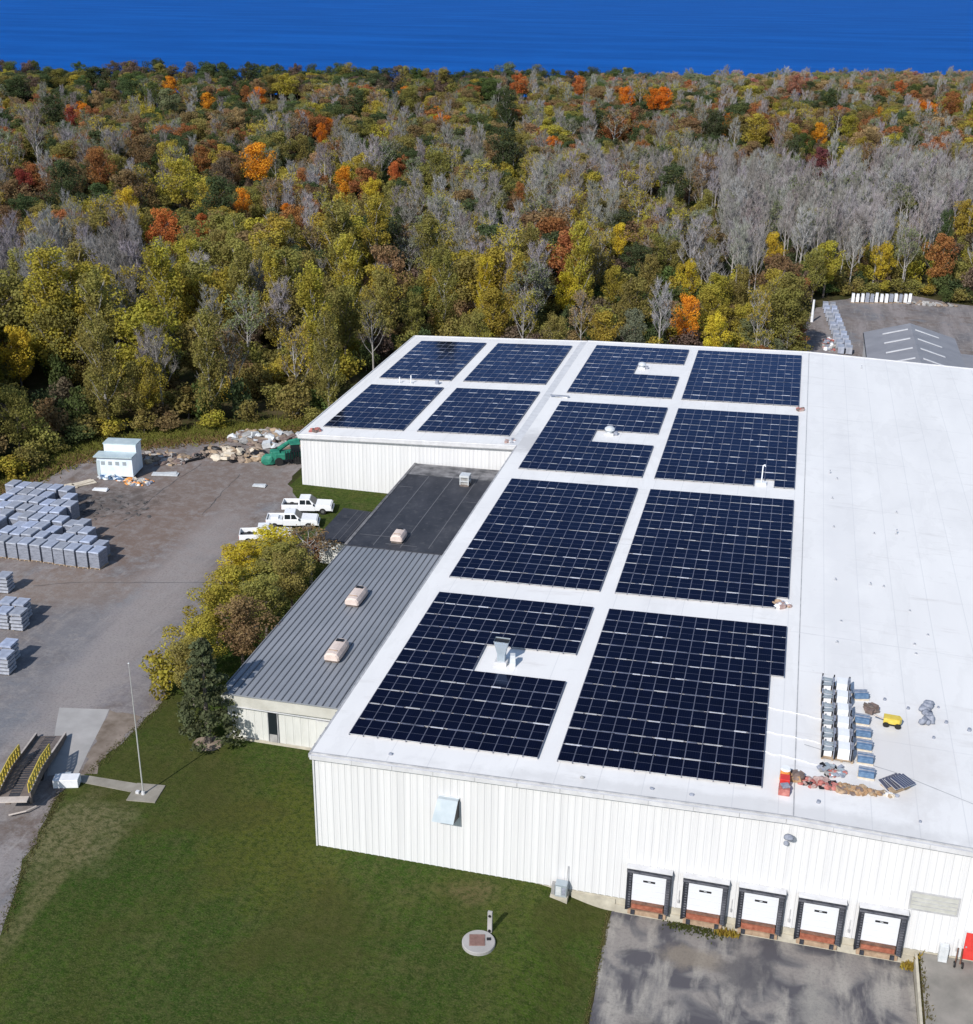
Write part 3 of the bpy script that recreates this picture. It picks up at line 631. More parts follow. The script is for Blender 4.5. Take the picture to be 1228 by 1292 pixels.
m = MB(); m.b2(-4.6,-3.3,YO0-.1,YO0-.045,.1,2.9,M['cream_siding']); m.b2(-4.68,-3.25,YO0-.12,YO0-.045,2.905,2.98,M['white_trim']); ob(m, 'side_door')
m = MB(); m.b2(XO-.2,-.4,YO0-.3,YO0-.06,-.2,.12,M['concrete']); ob(m, 'footing')
AN = thing('store_annex', 'small flat-roofed black lean-to against the office block, cream wall below', 'shed', (-15.8,51,0))
m = MB(); m.b2(-2.1,2.6,-4.2,4.4,0,2.75,M['cream_siding']); m.build('wall', AN)
m = MB(); m.box((.25,.1,2.88), (5.2,9.0,.22), M['membrane'], ry=.03)
for i in range(7): m.box((-2+.75*i,.1,3.0), (.05,8.8,.03), seam, ry=.03)
m.build('roof', AN)

# ------------------------------------------------------------------ roof vents on the office block
def office_vent(kind):
    t = thing('roof_vent', 'x', 'roof vent')
    if kind == 'hood':
        m = MB(); m.b2(-.62,.62,-1.3,1.3,.0,.30,M['steel_brown']); m.build('curb', t)
        m = MB()
        prof = [(-.75,.28),(-.72,.62),(-.5,.92),(-.15,1.02),(.15,1.02),(.5,.92),(.72,.62),(.75,.28)]
        ysx = [(-1.5,.78),(-1.35,.95),(-.6,1.),(.9,1.),(1.45,.92)]
        P = [(px_*s_, y_, .28+(pz-.28)*s_) for y_, s_ in ysx for px_, pz in prof]; n8 = len(prof)
        F = [(i*n8+j, i*n8+j+1, (i+1)*n8+j+1, (i+1)*n8+j) for i in range(4) for j in range(n8-1)]+[list(range(n8)), list(range(4*n8, 5*n8))[::-1]]
        m.poly(P, F, M['beige_metal']); m.build('hood', t)
        m = MB(); m.b2(-.34,.34,.75,1.2,1.021,1.05,M['dark']); m.build('opening', t); m = MB(); m.b2(-.4,.4,-.9,-.84,1.0,1.04,M['rust_pale']); m.build('trim_band', t)
    else:
        m = MB(); m.b2(-.55,.55,-.55,.55,0,.2,M['steel_brown']); m.build('curb', t)
        m = MB()
        for x in (-.5,.5):
            for y in (-.5,.5): m.b2(x-.05,x+.05,y-.05,y+.05,.2,1.25,M['galv_pale'])
        m.b2(-.58,.58,-.58,.58,1.15,1.4,M['galv_pale']); m.b2(-.56,.56,-.56,.56,.6,.68,M['galv_pale']); m.build('frame', t)
        m = MB(); m.b2(-.4,.4,-.4,.4,.2,1.14,M['grey_scrap']); m.build('fan', t)
    return t
hood = office_vent('hood')
for i, (x, y, rz, lb) in enumerate(((-5.6,19.6,.02,'beige hooded roof vent on the ribbed grey roof, the one nearer the camera'), (-7.5,30.2,.0,'beige hooded roof vent on the ribbed grey roof, the farther one'), (-7.9,44.9,.03,'beige hooded vent on the black membrane roof just past the ribbed part'))):
    t = hood if i == 0 else copy_tree(hood)
    t.location = (x, y, zlow(x)+(.1 if y > 42 else .02)); t.rotation_euler[2] = rz; t.scale = (1.,1.,1.) if i < 2 else (.95,.72,1.)
    tag(t, lb, 'roof vent', 'vents on the low roof')
t = office_vent('frame'); t.location = (-5.1, 62.2, zlow(-5)+.1); tag(t, 'small white framed fan unit on the black membrane roof near the wing wall', 'roof vent', 'vents on the low roof')

# ------------------------------------------------------------------ solar arrays
def panel_mesh():
    me = D.meshes.new('panel'); w_, h_, t_ = .535, .985, .035
    V = [(-w_,-h_,0),(w_,-h_,0),(w_,h_,0),(-w_,h_,0),(-w_,-h_,-t_),(w_,-h_,-t_),(w_,h_,-t_),(-w_,h_,-t_)]
    F = [(0,1,2,3),(7,6,5,4),(4,5,1,0),(5,6,2,1),(6,7,3,2),(7,4,0,3)]
    return V, F
PV, PF = panel_mesh()
PVn = np.array(PV)
def mk_panels(name, places, tilt, sx=1., sy=1.):
    V = []; F = []; k = 0
    ct, st = math.cos(tilt), math.sin(tilt)
    base = PVn*np.array([sx, sy, 1.]); rot = np.stack([base[:,0], base[:,1]*ct-base[:,2]*st, base[:,1]*st+base[:,2]*ct], 1)
    me = D.meshes.new(name)
    for (x, y) in places:
        V += (rot+np.array([x, y, .17])).tolist(); F += [[i+k for i in f] for f in PF]; k += 8
    me.from_pydata(V, [], F); me.materials.append(M['solar']); me.materials.append(M['aluminium'])
    n = len(places); me.polygons.foreach_set('material_index', [0,1,1,1,1,1]*n)
    uv = me.uv_layers.new(name='UVMap'); uv.data.foreach_set('uv', [0,0,1,0,1,1,0,1]*1*n if False else (([0,0,1,0,1,1,0,1]+[.5,.5]*20)*n))
    return me
SINGLE = {}
def array(x0, y0, x1, y1, nc, nr, zf, slope, label, missing=lambda c, r: False, group='solar arrays on the white roofs'):
    """x0,y0..x1,y1 the outline; nc columns, nr rows; row 0 is the front (south) row"""
    px, py = (x1-x0)/nc, (y1-y0)/nr
    cx, cy = (x0+x1)/2, (y0+y1)/2
    t = thing('solar_array', label, 'solar array', (cx, cy, zf(cx)+.02), 0, group); t.rotation_euler[1] = -math.atan(slope)
    cells = [(c, r) for r in range(nr) for c in range(nc) if not missing(c, r)]
    cells.sort(key=lambda a: (a[1]*py)**2*1.+((x0+(a[0]+.5)*px)-CAMLOC[0])**2*.2)
    loc = lambda c, r: ((c+.5)*px-(x1-x0)/2, (r+.5)*py-(y1-y0)/2)
    sx, sy = (px-.03)/1.07, (py-.15)/1.97
    tilt = math.radians(.6)
    key = (round(sx, 3), round(sy, 3))
    if key not in SINGLE: SINGLE[key] = mk_panels('panel', [(0, 0)], tilt, sx, sy)
    jr = random.Random(int(x0*7+y0))
    for c, r in cells[:100]:
        o = D.objects.new('panel', SINGLE[key]); COL.objects.link(o); o.parent = t; lx_, ly_ = loc(c, r); o.location = (lx_, ly_, jr.uniform(-.008,.008)); o.rotation_euler = (jr.gauss(0,.006), jr.gauss(0,.006), 0)
    if len(cells) > 100:
        me = mk_panels('panel', [loc(c, r) for c, r in cells[100:]], tilt, sx, sy)
        o = D.objects.new('panel', me); COL.objects.link(o); o.parent = t; o['kind'] = 'stuff'
    m = MB()
    for c, r in cells:   # ballast trays and clamps in the gaps between the rows
        a, b = loc(c, r)
        wd = jr.uniform(.28,.6)*px; ox = jr.uniform(-.3,.3)*px; q = jr.random()
        xl, xr2 = max(a+ox-wd, -(x1-x0)/2), min(a+ox+wd, (x1-x0)/2 if not missing(c+1, r) and c+1 < nc else a+px/2)
        if r == nr-1 or missing(c, r+1): continue
        m.b2(xl, xr2, b+py/2-.06, b+py/2+.06, .05, .165+jr.uniform(0,.05), M['aluminium'] if q < .16 else (M['tray_blue'] if q < .75 else M['grey_trim']))
    for c in range(nc+1):
        rows = [r for r in range(nr) if (c < nc and not missing(c, r)) or (c > 0 and not missing(c-1, r))]
        if not rows: continue
        a = c*px-(x1-x0)/2; seg = []; s = rows[0]; pv = s
        for r in rows[1:]+[999]:
            if r != pv+1: seg.append((s, pv)); s = r
            pv = r
        for s, e_ in seg: m.b2(a-.02, a+.02, s*py-(y1-y0)/2+.05, (e_+1)*py-(y1-y0)/2-.05, .03, .160, M['tray_blue'])
    m.build('rack', t)
    return t
xa0, xa1 = 1.785, 16.085; xb0, xb1 = 17.505, 32.905
A = array
A(xa0, 2.58, xa1, 27.05, 13, 11, zmain, S1, 'front left solar array with a pale notch holding a grey flared duct', lambda c, r: c >= 6 and r in (5, 6))
A(xb0, 2.58, xb1, 27.05, 14, 11, zmain, S1, 'largest front right solar array, one column short along its lower right side', lambda c, r: c == 13 and r < 7)
A(xa0, 30.33, xa1, 56.78, 13, 12, zmain, S1, 'unbroken rectangular solar array in the second bay, beside the black membrane roof')
A(xb0, 30.33, xb1, 56.78, 14, 12, zmain, S1, 'solar array in the second bay with its near right corner panel missing', lambda c, r: c == 13 and r == 0)
A(xa0, 60.2, xa1, 86.57, 13, 12, zmain, S1, 'solar array in the third bay with a pale notch holding a domed white vent', lambda c, r: c >= 6 and r in (5, 6))
A(xb0, 60.2, xb1, 86.57, 14, 12, zmain, S1, 'solar array in the third bay with a small gap round a white vent pipe', lambda c, r: (c in (10, 11) and r == 0))
A(xa0, 90.7, xa1, 116.3, 13, 12, zmain, S1, 'rear solar array with a pale notch, at the far edge of the main roof', lambda c, r: c >= 7 and r in (5, 6, 7) and not (r == 7 and c > 20))
A(xb0, 90.7, xb1, 116.3, 14, 12, zmain, S1, 'unbroken rear solar array at the far right corner of the panelled roof')
A(-26.55, 94.1, -15.8, 115.5, 10, 10, zwing, .0456, 'far left solar array on the rear wing, partly mirroring dark trees')
A(-13.9, 94.1, -1.96, 115.5, 11, 10, zwing, .0456, 'far right solar array on the rear wing, beside the valley')
A(-26.55, 71.4, -15.8, 90.6, 10, 9, zwing, .0456, 'near left solar array on the rear wing, by its outer corner')
A(-13.9, 71.4, -1.96, 90.6, 11, 9, zwing, .0456, 'near right solar array on the rear wing, by the joint with the main roof')

# ------------------------------------------------------------------ things on the main roof
def on_roof(x): return zmain(x)+.005
def rthing(name, label, cat, x, y, rz=0., group=None): return thing(name, label, cat, (x, y, on_roof(x)), rz, group)
# ducts and vents in the notches
t = rthing('exhaust_duct', 'grey flared metal exhaust duct in the pale notch of the front left array', 'roof vent', 10.35, 15.6)
m = MB(); m.b2(-.5,.5,-.5,.5,0,.35,M['white_trim']); m.build('curb', t)
m = MB(); m.prism([(-.32,-.3),(.32,-.3),(.32,.3),(-.32,.3)], .35, 1.0, M['galv']); 
P = [(-.32,-.3,1.),(.32,-.3,1.),(.32,.3,1.),(-.32,.3,1.),(-.62,-.42,2.2),(.62,-.42,2.2),(.62,.42,2.2),(-.62,.42,2.2)]
m.poly(P, [(0,1,5,4),(1,2,6,5),(2,3,7,6),(3,0,4,7),(0,3,2,1)], M['galv']); m.b2(-.58,.58,-.38,.38,2.1,2.12,M['dark']); m.build('flared_stack', t)
m = MB(); m.box((.95,-.1,.55), (.5,.6,1.0), M['galv_pale'], .2, .8); m.build('motor_housing', t)
def dome_vent(lb, x, y, s=1.):
    t = rthing('dome_vent', lb, 'roof vent', x, y); t.scale = (s,s,s*.8)
    m = MB(); m.b2(-.7,.7,-.7,.7,0,.45,M['white_trim']); m.build('curb', t, bevel=.03)
    m = MB(); m.tube([(0,0,.45),(0,0,.9)], [.45,.45], M['galv_pale'], 14); m.tube([(0,0,.9),(0,0,1.05),(0,0,1.35),(0,0,1.62),(0,0,1.72)], [.72,.8,.76,.45,.1], M['galv_pale'], 18)
    m.build('cap', t, smooth=False)
    m = MB(); m.b2(.72,1.25,-.3,.3,.1,.75,M['tarp_grey']); m.build('motor_box', t)
    return t
dome_vent('round white domed roof vent in the notch of the third-bay array', 10.2, 74.6, .8)
t = dome_vent('round grey-white domed vent in the notch of the rearmost array', 10.3, 105.0, .72)
t = rthing('vent_pipe', 'tall thin white vent pipe in the small gap of the third-bay right array', 'vent pipe', 29.3, 61.3)
m = MB(); m.tube([(0,0,0),(0,0,2.2)], [.07,.07], M['white_plastic'], 8); m.tube([(0,0,2.15),(.2,0,2.3),(.25,0,2.1)], [.08,.08,.08], M['white_plastic'], 8); m.build('pipe', t)
m = MB(); m.b2(-.55,.55,-.55,.35,0,.25,M['white_plastic']); m.build('base', t)
# small skylight / lines: conduits from the array to the pallets
for i, (y, ya, lb) in enumerate(((13.4,12.7,'farthest white hose from the front right array to the pallets'), (9.9,9.4,'middle white hose from the front right array to the pallets'), (7.2,6.4,'nearest white hose from the front right array to the pallets'))):
    m = MB(); rr = random.Random(i); n = 14
    pts = [(31.7+k*(4.2/n), y+(ya-y)*k/n+rr.uniform(-.1,.1), on_roof(31.7+k*4.2/n)+.05) for k in range(n+1)]
    m.tube(pts, [.03]*len(pts), M['white_plastic'], 6); tag(m.build('hose'), lb, 'hose', 'white hoses on the roof')
# seam line near ridge
m = MB(); slopebar(m, 33.95, 34.03, 0, YB, .002, .02, M['grey_trim'], zmain); m.build('ridge_seam', WH).location = WO
m = MB()
P = [(34.6,8.9),(41,7.2),(48,4.0),(56,1.0)]
for (a, b), (c, d_) in zip(P, P[1:]):
    m.poly([(a,b,zmain(a)+.006),(c,d_,zmain(c)+.006),(c,d_+.09,zmain(c)+.006),(a,b+.09,zmain(a)+.006)], [(0,1,2,3)], M['grey_trim'])
m.build('roof_crack', WH).location = WO
# racking crates
def crate():
    t = thing('racking_crate', 'x', 'crate')
    m = MB()
    for x in (-1.05,-.35,.3,1.02): m.b2(x-.07,x+.07,-.6,.6,0,.14,M['wood'])
    m.b2(-1.15,1.12,-.62,.62,.14,.18,M['wood']); m.build('pallet', t)
    m = MB(); m.b2(-.02,.78,-.5,.5,.182,1.05,M['white_plastic']); m.b2(-.98,-.42,-.35,.45,.182,.78,M['white_plastic']); m.build('cartons', t)
    m = MB()
    rr = random.Random(5)
    for k in range(9):
        y = -.58+k*.145; m.box((-.72,y,.84+rr.uniform(-.05,.08)), (.75,.05,.07), M['galv'], rr.uniform(-.25,.25))
    for x in (-.28,-.2,.88,.98,-1.1): m.b2(x-.04,x+.04,-.6,.6,.2,.98+.1*(x>0),M['tarp_grey'])
    for x in (-1.1,-.22,.95):
        for y in (-.58,.58): m.b2(x-.05,x+.05,y-.05,y+.05,.18,1.15,M['dark'])
    m.build('metal_brackets', t); return t
cr = crate(); ys_c = [17.3,15.35,13.4,11.55,9.8,8.0]
for i, y in enumerate(ys_c):
    t = cr if i == 0 else copy_tree(cr); t.location = (36.9, y, on_roof(36.9)); t.rotation_euler[2] = R_.uniform(-.04,.04)
    tag(t, 'crate of white cartons and metal brackets, %s from the far end of its row' % nth(i), 'crate', 'racking crates on the roof')
def bpal():
    t = thing('wrapped_pallet', 'x', 'pallet')
    m = MB()
    for y in (-.45,0,.45): m.b2(-.6,.6,y-.05,y+.05,0,.12,M['wood_pale'])
    m.b2(-.6,.6,-.5,.5,.12,.15,M['wood_pale']); m.build('pallet', t)
    m = MB(); m.box((0,0,.40), (1.14,.96,.5), M['blue_wrap'], 0, .97); m.build('blue_load', t, bevel=.04)
    m = MB(); m.b2(-.585,.585,-.16,-.12,.155,.765,M['tarp_grey']); m.b2(-.585,.585,.2,.24,.155,.765,M['tarp_grey']); m.build('strap', t); return t
b0 = bpal(); ysb = [17.0,13.35,11.5,9.8,8.05,6.2]
for i, y in enumerate(ysb):
    t = b0 if i == 0 else copy_tree(b0); t.location = (38.75+.02*i, y, on_roof(38.9)); t.scale = (.95,.9,.8); t.rotation_euler[2] = (.25 if i == 0 else R_.uniform(-.06,.06))
    tag(t, 'blue wrapped pallet on the white roof, %s from the far end of the row' % nth(i), 'pallet', 'blue pallets on the roof')
def heap(name, lb, cat, x, y, specs, mat_list, seed, z=None, group=None):
    """irregular pile of boxes, slabs and lumps, one mesh"""
    rr = random.Random(seed); m = MB(); n, rx_, ry_, smin, smax, hmax = specs
    sc = .62 if n > 15 else .85; n = int(n*(2.4 if n > 15 else 1.6)); smin *= sc; smax *= sc
    for k in range(n):
        a = rr.uniform(0, 2*pi); q = math.sqrt(rr.random()); px_, py_ = q*rx_*math.cos(a), q*ry_*math.sin(a)
        s = rr.uniform(smin, smax); h = rr.uniform(.15, 1.)*hmax*(1-.55*q)
        mt_ = rr.choice(mat_list)
        if rr.random() < .5: m.box((px_, py_, h*.5), (s, s*rr.uniform(.3,1), s*rr.uniform(.15,.6)), mt_, rr.uniform(0,pi), 1, rr.uniform(-.4,.4), rr.uniform(-.4,.4))
        else: m.lump((px_, py_, h*.4), (s*.55, s*rr.uniform(.35,.6), s*.35), mt_, rr.randint(0,999), 2, .35)
    o = m.build(name); o.location = (x, y, on_roof(x) if z is None else z); return tag(o, lb, cat, group)
heap('tarp_bundle', 'crumpled brown tarp bundle standing between the two farthest blue pallets', 'tarp', 38.9+.55, 15.3, (10,.35,.6,.5,.9,1.3), [M['brown_tarp'],M['steel_brown']], 1)
heap('bracket_pile', 'jumbled dark metal brackets and red straps at the near end of the crates', 'scrap pile', 36.5, 6.0, (26,.9,.75,.3,.8,.7), [M['tarp_grey'],M['dark'],M['red_cloth'],M['galv'],M['grey_scrap']], 2)
heap('red_netting_heap', 'heap of red and dark netting near the front edge of the roof', 'netting', 35.6, 4.2, (22,1.5,.55,.4,.9,.5), [M['red_cloth'],M['red_cloth'],M['dark'],M['pink_scrap']], 3)
heap('tan_bag', 'tan and orange bulky bag beside the red netting on the roof', 'bag', 34.0, 4.3, (9,.35,.45,.5,.9,1.1), [M['cardboard'],M['brown_tarp'],M['tan_rock']], 4)
heap('cardboard_heap', 'heap of torn brown cardboard below the last blue pallet', 'cardboard', 38.0, 4.1, (34,1.8,.5,.4,.9,.5), [M['cardboard'],M['cardboard'],M['wood'],M['brown_tarp'],M['rust_pale']], 5)
heap('offcut_heap', 'few brown and green offcuts to the right of the cardboard', 'scrap', 40.2, 4.4, (8,.6,.3,.2,.5,.3), [M['wood'],M['wood_pale'],M['white_plastic'],M['tarp_grey']], 6)
heap('cloth_heap', 'pinkish cloth and a grey hood of scrap at the missing corner panel', 'scrap', 32.5, 31.2, (12,.7,.6,.4,.9,.9), [M['pink_scrap'],M['white_plastic'],M['tarp_grey'],M['rust_pale']], 7)
heap('cloth_heap', 'small reddish bundle at the right corner between the rear arrays', 'scrap', 33.1, 89.3, (8,.5,.5,.4,.9,1.), [M['pink_scrap'],M['red_cloth'],M['brown_tarp']], 8)
heap('cloth_heap', 'dark red bundle on the outer front corner of the wing roof', 'scrap', -27.0, 69.7, (8,.7,.5,.4,1.,.7), [M['red_cloth'],M['brown_tarp'],M['tarp_grey']], 9, z=zwing(-27))
heap('offcut_heap', 'small pale offcuts by the joint of the wing and main roof', 'scrap', -1.4, 69.8, (7,.7,.8,.3,.7,.5), [M['white_plastic'],M['tarp_grey'],M['pink_scrap']], 10, z=zwing(-1.4))
m = MB(); m.box((0,0,.25), (2.6,.35,.12), M['tarp_grey'], .05); m.box((.2,.1,.12), (1.8,.3,.1), M['white_plastic'], -.1)
o = m.build('plank_pair'); o.location = (1.2, 88.6, on_roof(1)); tag(o, 'dark plank lying by the left end of the lane between rear arrays', 'plank')
# orange and red equipment stack
t = rthing('equipment_stack', 'upright stack of red cases topped by an orange water cooler near the roof edge', 'equipment', 33.3, 3.2)
m = MB(); m.b2(-.38,.38,-1.1,-.3,0,.5,M['red_cloth']); m.b2(-.33,.33,-.25,.45,0,.75,M['red_paint']); m.build('case', t, bevel=.03)
m = MB(); m.tube([(0,.9,0),(0,.9,.85)], [.36,.34], M['orange'], 14); m.tube([(0,.9,.851),(0,.9,.98)], [.36,.3], M['white_plastic'], 14); m.build('cooler', t)
m = MB(); m.box((.05,-.7,.6), (.55,.5,.16), M['tarp_grey'], .4); m.build('tool_bag', t, bevel=.03)
# dark panel pile
t = rthing('spare_panel_stack', 'leaning stack of spare dark solar panels right of the last blue pallet', 'solar panels', 41.0, 5.4, .75)
for k in range(3):
    m = MB(); m.box((0,0,0), (1.7,1.05,.05), M['solar']); m.box((0,0,-.035), (1.76,1.1,.018), M['aluminium'])
    for q in range(1,6): m.box((-.85+q*.283,0,.028), (.03,1.04,.006), M['grey_trim'])
    o = m.build('panel', t); o.location = (k*.16-.1, .5-k*.32, .22+k*.2); o.rotation_euler = (.3-.04*k, .12*k, .12*k)
m = MB(); m.box((-.1,.2,.08), (1.6,1.2,.14), M['wood']); m.build('pallet', t)
# yellow cart
t = rthing('cart', 'yellow two-wheeled cart with a grey drawbar standing on the white roof', 'cart', 40.95, 13.6, -.08)
m = MB(); m.prism([(-.75,-.42),(.6,-.42),(.8,0),(.6,.42),(-.75,.42)], .38, .95, M['yellow_paint']); m.b2(-.6,.5,-.32,.32,.951,.97,M['yellow_paint']); m.build('tub', t, bevel=.05); t.scale = (.85,.85,.75)
for x, y in ((-.5,-.45),(.5,-.45),(-.5,.45),(.5,.45)):
    m = MB(); m.tube([(x,y-.09,.26),(x,y+.09,.26)], [.27,.27], M['tyre'], 14); m.build('wheel', t)
m = MB(); m.tube([(-.75,0,.6),(-1.15,0,.7),(-1.6,.05,.85)], [.06,.06,.1], M['steel_pale'], 6); m.build('drawbar', t)
m = MB(); m.b2(-.7,.7,-.36,.36,.2,.37,M['dark']); m.build('chassis', t)
# grey crumpled tarp
m = MB(); rr = random.Random(44)
for k in range(9): m.lump((.35*math.sin(k*.7)+(.25 if k > 6 else 0), -1.5+k*.38, .2), (.30,.34,.22+.08*rr.random()), M['tarp_grey'], k, 2, .6)
o = m.build('tarp', smooth=True); o.location = (43.6, 15.9, on_roof(43.6)); o.rotation_euler[2] = -.18; tag(o, 'crumpled dark grey tarp lying alone on the white roof right of the yellow cart', 'tarp')
for i, (x, y, s) in enumerate(((40.6,17.2,.13),(42.3,16.4,.13),(45.0,15.2,.14),(46.6,14.6,.16),(44.6,17.3,.1),(43.9,12.7,.12),(35.6,2.0,.14),(42.2,1.8,.1))):
    m = MB(); m.tube([(0,0,0),(0,0,s*1.4)], [s,s*.8], M['tarp_grey'], 8); o = m.build('roof_weight'); o.location = (x, y, on_roof(x)); tag(o, 'small dark weight lying on the white roof near the grey tarp' if i < 6 else ('small dark weight by the roof edge under the red netting' if i == 6 else 'tiny dark weight alone near the right front roof edge'), 'weight', 'dark weights on the roof')
# small pipes and marks on the plain half of the roof
for i, (u, v, h) in enumerate(((1047,600,.9),(1056,607,.5),(1050,632,.5),(1052,668,.4),(1103,675,.4),(1131,675,1.2),(1131,648,.5),(1054,735,.5),(1098,740,.6),(1115,742,.4),(1148,772,.3),(1171,802,.3),(1154,814,.3),(1156,826,.25),(1056,814,.4),(1087,466,1.),(1061,787,.3))):
    x, y = ground_at(u, v, 8.9); x, y = round(x, 2), round(y, 2)
    m = MB(); h *= .6; m.tube([(0,0,0),(0,0,h*.7)], [.045,.04], M['grey_trim'], 7); m.tube([(0,0,h*.7),(0,0,h*.85)], [.09,.04], M['tarp_grey'], 7); m.b2(-.14,.14,-.14,.14,0,.02,M['white_trim'])
    o = m.build('roof_pipe'); o.location = (x, y, on_roof(x)); tag(o, 'small grey vent pipe on the plain white half of the roof', 'vent pipe', 'small pipes on the plain half of the roof')
for i, (x, z_, lb) in enumerate(((-22.9,.9,'leftmost thin pipe stub between the left wing arrays'),(-21.2,1.2,'second thin pipe stub between the left wing arrays'),(-17.3,.7,'thicker grey stub between the left wing arrays'))):
    m = MB(); m.tube([(0,0,0),(0,0,z_)], [.09 if i < 2 else .3]*2, M['white_plastic'] if i < 2 else M['tarp_grey'], 8); m.b2(-.35,.35,-.3,.3,0,.06,M['white_trim']); o = m.build('roof_pipe'); o.location = (x, 92.4, zwing(x)); tag(o, lb, 'vent pipe')
# white patches on the seams of the front roof
for i, (x, y) in enumerate(((19.6,1.1),(24.5,.9),(27.2,.8),(5.6,.9))):
    m = MB(); m.lump((0,0,.05), (.16,.12,.14), M['tarp_grey'] if i else M['grey_scrap'], i, 2, .2); o = m.build('roof_weight'); o.location = (x, y, on_roof(x)); tag(o, 'small dark weight on the front roof strip below the arrays', 'weight', 'weights along the front roof strip')

# ------------------------------------------------------------------ lawn items
t = thing('manhole', 'round concrete manhole with a rusty square lid in the lawn', 'manhole', (14.3,-7.1,0))
m = MB(); m.tube([(0,0,-.2),(0,0,.22),(0,0,.26)], [1.13,1.13,1.08], M['concrete_pale'], 36); m.build('concrete_ring', t)
m = MB(); m.box((-.12,.05,.285), (1.05,1.05,.05), mottled('lid', (.16,.09,.075), (.24,.14,.12), 3, .8), .25); m.box((.62,.35,.29), (.28,.22,.06), M['dark'], .3); m.build('lid', t)
t = thing('standpipe', 'pale post with a capped opening standing behind the round manhole', 'post', (14.75,-5.75,0))
m = MB(); m.b2(-.16,.16,-.1,.1,0,1.75,M['concrete_pale']); m.build('post', t, bevel=.02)
for z_ in (1.45, .2):
    m = MB(); m.tube([(0,-.11,z_),(0,-.16,z_)], [.1,.1], M['dark'], 10); m.build('opening', t)
t = thing('flagpole', 'tall bare grey flagpole on a square concrete pad in the lawn', 'flagpole', (-15.69,2.29,0), 0)
m = MB(); m.box((.1,.25,.03), (2.35,2.3,.1), M['path_concrete'], .12); m.build('pad', t)
m = MB(); m.tube([(0,0,.08),(0,0,6.2)], [.06,.05], M['pole_grey'], 10); m.tube([(0,0,6.2),(0,0,11.9)], [.04,.025], M['pole_grey'], 10); m.build('pole', t)
m = MB(); m.tube([(0,0,.08),(0,0,.35)], [.16,.13], M['white_trim'], 10); m.b2(-.62,-.35,-.12,.12,.08,.3,M['white_trim']); m.build('base', t)
m = MB(); m.lump((0,0,12.0), (.07,.07,.07), M['galv_pale'], 1, 2, 0); m.build('finial', t)
t = thing('concrete_block', 'white rectangular block with blue scraps beside the steel loading ramp', 'block', (-22.25,1.95,0), .30)
m = MB(); m.b2(-1.0,1.0,-.5,.5,0,.75,M['white_plastic']); m.build('block', t, bevel=.04)
m = MB(); m.box((-.3,.75,.3), (.9,.4,.5), M['galv'], .2); m.box((.5,.7,.2), (.6,.3,.35), M['galv_pale'], -.3); m.build('scrap_sheet', t)
# steel loading ramp with yellow rails: local y runs up from the low far end (y=0) to the raised near end (y=-11)
t = thing('loading_ramp', 'brown steel loading ramp with yellow side rails, raised end towards the camera', 'ramp', (-27.25,7.7,0), math.radians(17.2))
LR, HR, WR = 10.3, 1.35, 1.15
def zr(y): return .15+(HR-.15)*min(1., -y/6.8)
m = MB()
for (xa, xb, mt_, dz) in ((-WR,-.42,M['steel_brown'],0), (.42,WR,M['steel_brown'],0), (-.419,.419,mottled('grating', (.02,.022,.03), (.07,.07,.08), 6, .7),-.01)):
    for (ya, yb_) in ((0,-6.8),(-6.8,-LR)):
        P = [(x,y,zr(y)+dz+q) for q in (-.06,0) for x,y in ((xa,ya),(xb,ya),(xb,yb_),(xa,yb_))]
        m.poly(P, [(0,1,2,3),(7,6,5,4),(4,5,1,0),(5,6,2,1),(6,7,3,2),(7,4,0,3)], mt_)
for k in range(30):
    y = -.2-k*.33; m.box((0,y,zr(y)+.012), (.8,.05,.02), M['steel_brown'])
m.build('deck', t)
for s in (-1, 1):
    m = MB()
    for (ya, yb_) in ((0,-6.8),(-6.8,-LR)):
        P = [(x,y,zr(y)+q) for q in (-.35,.32) for x,y in ((s*WR,ya),(s*(WR+.14),ya),(s*(WR+.14),yb_),(s*WR,yb_))]
        m.poly(P, [(0,1,2,3),(7,6,5,4),(4,5,1,0),(5,6,2,1),(6,7,3,2),(7,4,0,3)], M['steel_brown'])
        P = [(x,y,zr(y)+q) for q in (.321,.345) for x,y in ((s*WR,ya),(s*(WR+.16),ya),(s*(WR+.16),yb_),(s*WR,yb_))]
        m.poly(P, [(0,1,2,3),(7,6,5,4),(4,5,1,0),(5,6,2,1),(6,7,3,2),(7,4,0,3)], M['steel_pale'])
    m.build('side_curb', t)
    m = MB()
    for k in range(11):
        y = -4.4-k*.57; m.tube([(s*(WR+.07),y,zr(y)+.34),(s*(WR+.07),y,zr(y)+1.25)], [.06,.06], M['yellow_paint'], 6)
        m.box((s*(WR+.07),y-.2,zr(y)+.80), (.06,.30,.8), M['yellow_paint'])
    for q in (.8,1.25): m.tube([(s*(WR+.07),-4.4,zr(-4.4)+q),(s*(WR+.07),-6.8,HR+q),(s*(WR+.07),-10.1,HR+q)], [.065]*3, M['yellow_paint'], 6)
    m.build('guard_rail', t)
m = MB(); m.b2(-WR,WR,-LR-.7,-LR,HR-.1,HR-.01,M['steel_pale']); m.build('end_plate', t)
for x in (-.9,.9):
    m = MB(); m.b2(x-.1,x+.1,-9.4,-9.2,0,HR-.07,M['steel_brown']); m.b2(x-.2,x+.2,-9.5,-9.1,0,.05,M['steel_brown']); m.build('leg', t)
    m = MB(); m.tube([(x*.95-.12,-6.2,.4),(x*.95+.12,-6.2,.4)], [.4,.4], M['tyre'], 16); m.build('wheel', t)
